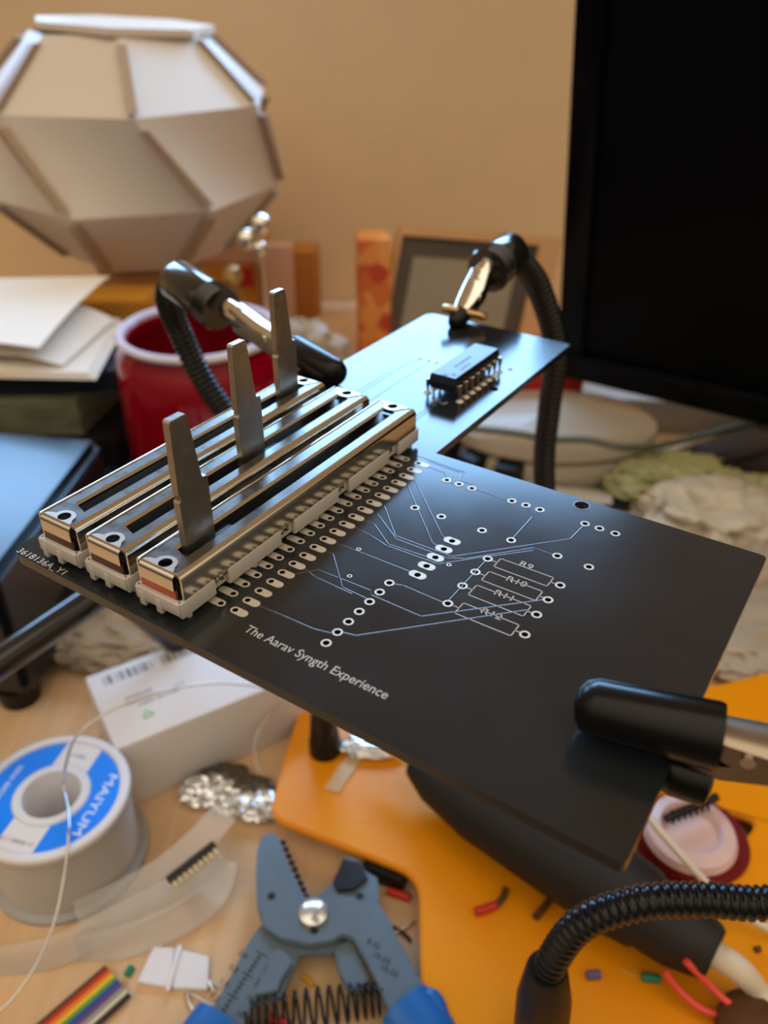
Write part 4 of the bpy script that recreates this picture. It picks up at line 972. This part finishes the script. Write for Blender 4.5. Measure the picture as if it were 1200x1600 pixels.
# grips
for nm, pts in (('left', [at(345, 1592, 6.5), at(318, 1635, 6.5), at(295, 1690, 6.5), at(280, 1800, 7)]), ('right', [at(632, 1568, 8.5), at(668, 1620, 8), at(700, 1690, 7.5), at(730, 1800, 7)])):
    m = M(); m.tube(pts, [7.0, 7.6, 6.4, 6.4], 24, smooth=6, flat=.62); g_ = m.build('handle_grip', 'grip', ws, smooth=1)
m = M(); a = at(672, 1562, 9); b = at(690, 1606, 9); m.tube([at(660, 1578, 9), a, at(684, 1578, 9), at(696, 1600, 9)], [2.2, 2.8, 2.6, 1.6], 14, smooth=5); m.build('grip_stop', 'grip', ws, smooth=1)

# ------------------------------------------------------------------ rainbow ribbon cable
rc = thing('ribbon_cable', 'rainbow ribbon cable with a cut end lying at the lower left corner', 'ribbon cable', at(120, 1570, 0))
e0, e1 = at(166, 1512, 1), at(203, 1556, 1); tail = at(40, 1620, 1)-at(166, 1512, 1); perp = (e1-e0)/9
for i, c_ in enumerate(((.10, .045, .02), (.55, .03, .02), (.75, .22, .02), (.80, .52, .03), (.08, .30, .06), (.03, .06, .35), (.14, .07, .18), (.30, .28, .27), (.62, .58, .42), (.02, .02, .02))):
    s_ = e0+perp*i; m = M(); dz = Vector((0, 0, .2+.5*math.sin(i*.3)))
    m.tube([s_+dz, s_+tail*.4+dz*.6, s_+tail*1.0+dz*.4, s_+tail*1.8], .68, 10, smooth=3)
    nm = ['brown', 'red', 'orange', 'yellow', 'green', 'blue', 'purple', 'grey', 'cream', 'black'][i]
    o = m.build('ribbon_wire', mat('ribbon_'+nm, c_, .35), rc); o['label'] = nm+' wire'

# ------------------------------------------------------------------ white pad and small scraps on the desk
q = at(272, 1512, 1)
m = M(); m.prism(wp([(240, 1478), (272, 1480), (268, 1543), (214, 1534)], 1.5), 0, 1.5, bev=.25); m.prism(wp([(273, 1480), (327, 1494), (324, 1546), (269, 1543)], 1.5), 0, 1.5, bev=.25); m.box(at(272, 1512, 1.9), (1.3, 12, .7), R(-4), .2)
o = m.build('adhesive_pad', 'card_white'); tag(o, 'square white adhesive pad left of the wire stripper', 'pad')
def scrap(name, label, m_, a, b, r, bend_=0, z=0, cat='wire scrap'):
    A, B = at(*a, z+r), at(*b, z+r); mid = (A+B)/2+Vector((bend_, 0, 0)); m = M(); m.tube([A, mid, B], r, 12, smooth=5); o = m.build(name, m_); tag(o, label, cat); return o
scrap('insulation_scrap', 'short green insulation offcut between ribbon cable and white pad', 'insul_green', (198, 1524), (206, 1511), 1.0)
scrap('wire_lead', 'bent silver component lead left of the stripper\'s blue grip', 'pin', (292, 1550), (304, 1584), .6, -.5)
scrap('wire_lead', 'silver component lead touching the white pad\'s corner', 'pin', (320, 1530), (334, 1552), .6, .4)
scrap('white_whisker', 'thin white wire end running from the white pad to the stripper', 'white_wire', (285, 1508), (345, 1542), .3)
scrap('white_whisker', 'thin white wire end close to the stripper\'s blue grip', 'white_wire', (295, 1550), (330, 1572), .35)
scrap('insulation_scrap', 'yellow insulation offcut between the stripper handles', 'insul_yellow', (474, 1524), (490, 1540), .7)
scrap('red_wire_end', 'bright red wire scrap under the stripper\'s spring', 'insul_red', (420, 1592), (455, 1604), 1.4)
scrap('wire_lead', 'dark bent lead on the desk between stripper jaw and orange plate', 'dark_steel', (614, 1448), (642, 1470), .5, .6)
scrap('wire_lead', 'thin brass-coloured lead on the desk beside the orange plate\'s inner edge', 'brass', (610, 1462), (648, 1440), .4, .4)
# things on the orange plate
scrap('wire_scrap', 'red-tipped wire scrap on the orange plate', 'insul_red', (742, 1425), (775, 1414), 1.2, .5, PZ)
scrap('wire_scrap', 'dark brown twisted end beside the red-tipped scrap', 'insul_brown', (776, 1414), (790, 1388), .9, .6, PZ)
scrap('wire_scrap', 'dark brown wire scrap beside the black soldering iron', 'insul_brown', (836, 1434), (862, 1400), 1.0, .3, PZ)
scrap('insulation_scrap', 'purple insulation offcut on the orange plate by the front arm\'s socket', 'insul_purple', (917, 1524), (938, 1522), 1.1, 0, PZ)
scrap('insulation_scrap', 'green insulation offcut on the orange plate by the coral wires', 'insul_green', (1003, 1526), (1031, 1530), 1.1, 0, PZ)
scrap('fine_strand', 'hair-thin copper strand beside the green offcut on the plate', 'brass', (966, 1515), (1000, 1526), .15, .5, PZ)
scrap('brown_crumb', 'tiny brown crumb at the orange plate\'s right side', 'insul_brown', (1180, 1484), (1188, 1482), .8, 0, PZ)
m = M(); m.prism(wp([(552, 1168), (572, 1176), (530, 1238), (506, 1232)], PZ+.6), PZ+.05, PZ+.6, bev=.1); o = m.build('tape_strip', 'tape'); tag(o, 'short beige tape strip on the orange plate right of the black post', 'tape')
# coral wires
for pts, lab in (([(1038, 1516, 18), (1062, 1548, 14), (1100, 1578, 12), (1150, 1590, 12), (1260, 1606, 12)], 'lower coral wire curving in at the bottom right'),
                 ([(1072, 1502, 24), (1105, 1535, 18), (1140, 1568, 15), (1190, 1590, 13), (1270, 1612, 12)], 'upper coral wire ending beside the soldering iron\'s tail')):
    m = M(); m.tube([at(*p) for p in pts], .9, 12, smooth=8); o = m.build('coral_wire', 'coral'); tag(o, lab, 'wire', 'coral wires at the lower right')
m = M(); q = at(1165, 1596, PZ); m.lathe([(0, 0), (8, 0), (8.5, 1), (8.5, 5), (6, 7), (0, 7)], (q.x, q.y-3, PZ), 28); o = m.build('round_magnet', 'insul_brown'); tag(o, 'dark brown round knob on the plate under the coral wires', 'knob')
# soldering iron
ia, ib, ic = at(650, 1190, PZ+13), at(930, 1395, PZ+12), at(1118, 1492, PZ+11.8)
si = thing('soldering_iron', 'black soldering iron lying on the orange plate under the board, cream cord at its tail', 'soldering iron', (ib.x, ib.y, PZ))
L1 = (ic-ia).length
m = M(); m.lathe([(0, 0), (5.0, 0), (8.5, 8), (11, 24), (11.4, L1*.6), (11.3, L1*.72), (10.4, L1*.8), (9.6, L1*.81), (9.2, L1*.9), (7.2, L1*.985), (6.2, L1), (0, L1)], n=40, mx=hook(ia, ic)); m.build('handle', 'iron_black', si)
ax = (ic-ia).normalized()
m = M(); m.tube([ia+ax*2, ia-ax*12], [3.0, 2.4], 20); m.tube([ia-ax*11, ia-ax*20], [1.6, .4], 16); m.build('barrel', 'chrome', si)
m = M(); m.tube([ic-ax*2, ic+ax*6, at(1190, 1555, PZ+5), at(1260, 1640, PZ+3.5)], [3.4, 3.2, 2.8, 2.4], 16, smooth=6); m.build('cord', 'white_wire', si)
m = M(); m.tube([at(1000, 1262, 26), at(1050, 1320, 24), at(1110, 1386, 20), at(1165, 1432, 15), at(1260, 1480, PZ+2)], 1.1, 12, smooth=8); o = m.build('white_cable', 'white_wire'); tag(o, 'thin cream cable crossing over the red pot at the right', 'cable')
# tip-cleaning pot in the plate's opening
pc = at(1068, 1300, 12)
pot = thing('round_pot', 'round red pot with a pinkish white lid and wire coil in the plate\'s opening', 'pot', (pc.x+4, pc.y, 0))
X2, Y2_ = pc.x+4, pc.y
m = M(); m.lathe([(0, 0), (14, 0), (16, 2), (16.4, 7), (15, 10), (0, 10)], (X2, Y2_, 0), 48); m.build('pot_body', 'red_dark', pot)
m = M(); m.lathe([(0, 10), (13, 10), (13.6, 10.8), (12.6, 13), (9, 14.5), (8.4, 13.8), (7.6, 12), (0, 12)], (X2-2, Y2_, 0), 48); m.build('lid', 'jar_lid', pot)
m = M()
for k in range(7):
    q = at(1052+k*9, 1272-k*3.4, 17); m.tube([q+Vector((-.3, -2.2, -1.5)), q+Vector((0, 0, 1.2)), q+Vector((.3, 2.2, -1.5))], .45, 8, smooth=4)
m.tube([at(1040, 1280, 16.5), at(1120, 1245, 16.5)], 1.3, 10)
m.build('wire_coil', 'spring', pot)
# shiny clear scraps by the plate
for px, py, d, sd, lab in ((460, 1122, (13, 8, 6), 31, 'small clear plastic scrap at the white box\'s right end'), (585, 1166, (22, 9, 5), 34, 'clear plastic scrap on the orange plate behind the black post')):
    z_ = PZ if px > 500 else 0
    q = at(px, py, z_+2); m = M(); m.blob((q.x, q.y, z_), d, .4, 2.4, sd, sub=4); o = m.build('plastic_scrap', 'foil', smooth=.7); tag(o, lab, 'plastic scrap')

scrap('wire_scrap', 'dark red wire scrap tucked behind the stripper\'s black jaw', 'insul_red', (606, 1392), (640, 1404), 1.2, .5)
m = M(); q = at(604, 1362, 2); m.box((q.x, q.y, 3), (13, 7, 6), R(-25), .5); o = m.build('black_connector', 'matte_black'); tag(o, 'small black connector on the desk behind the stripper\'s black jaw', 'connector')
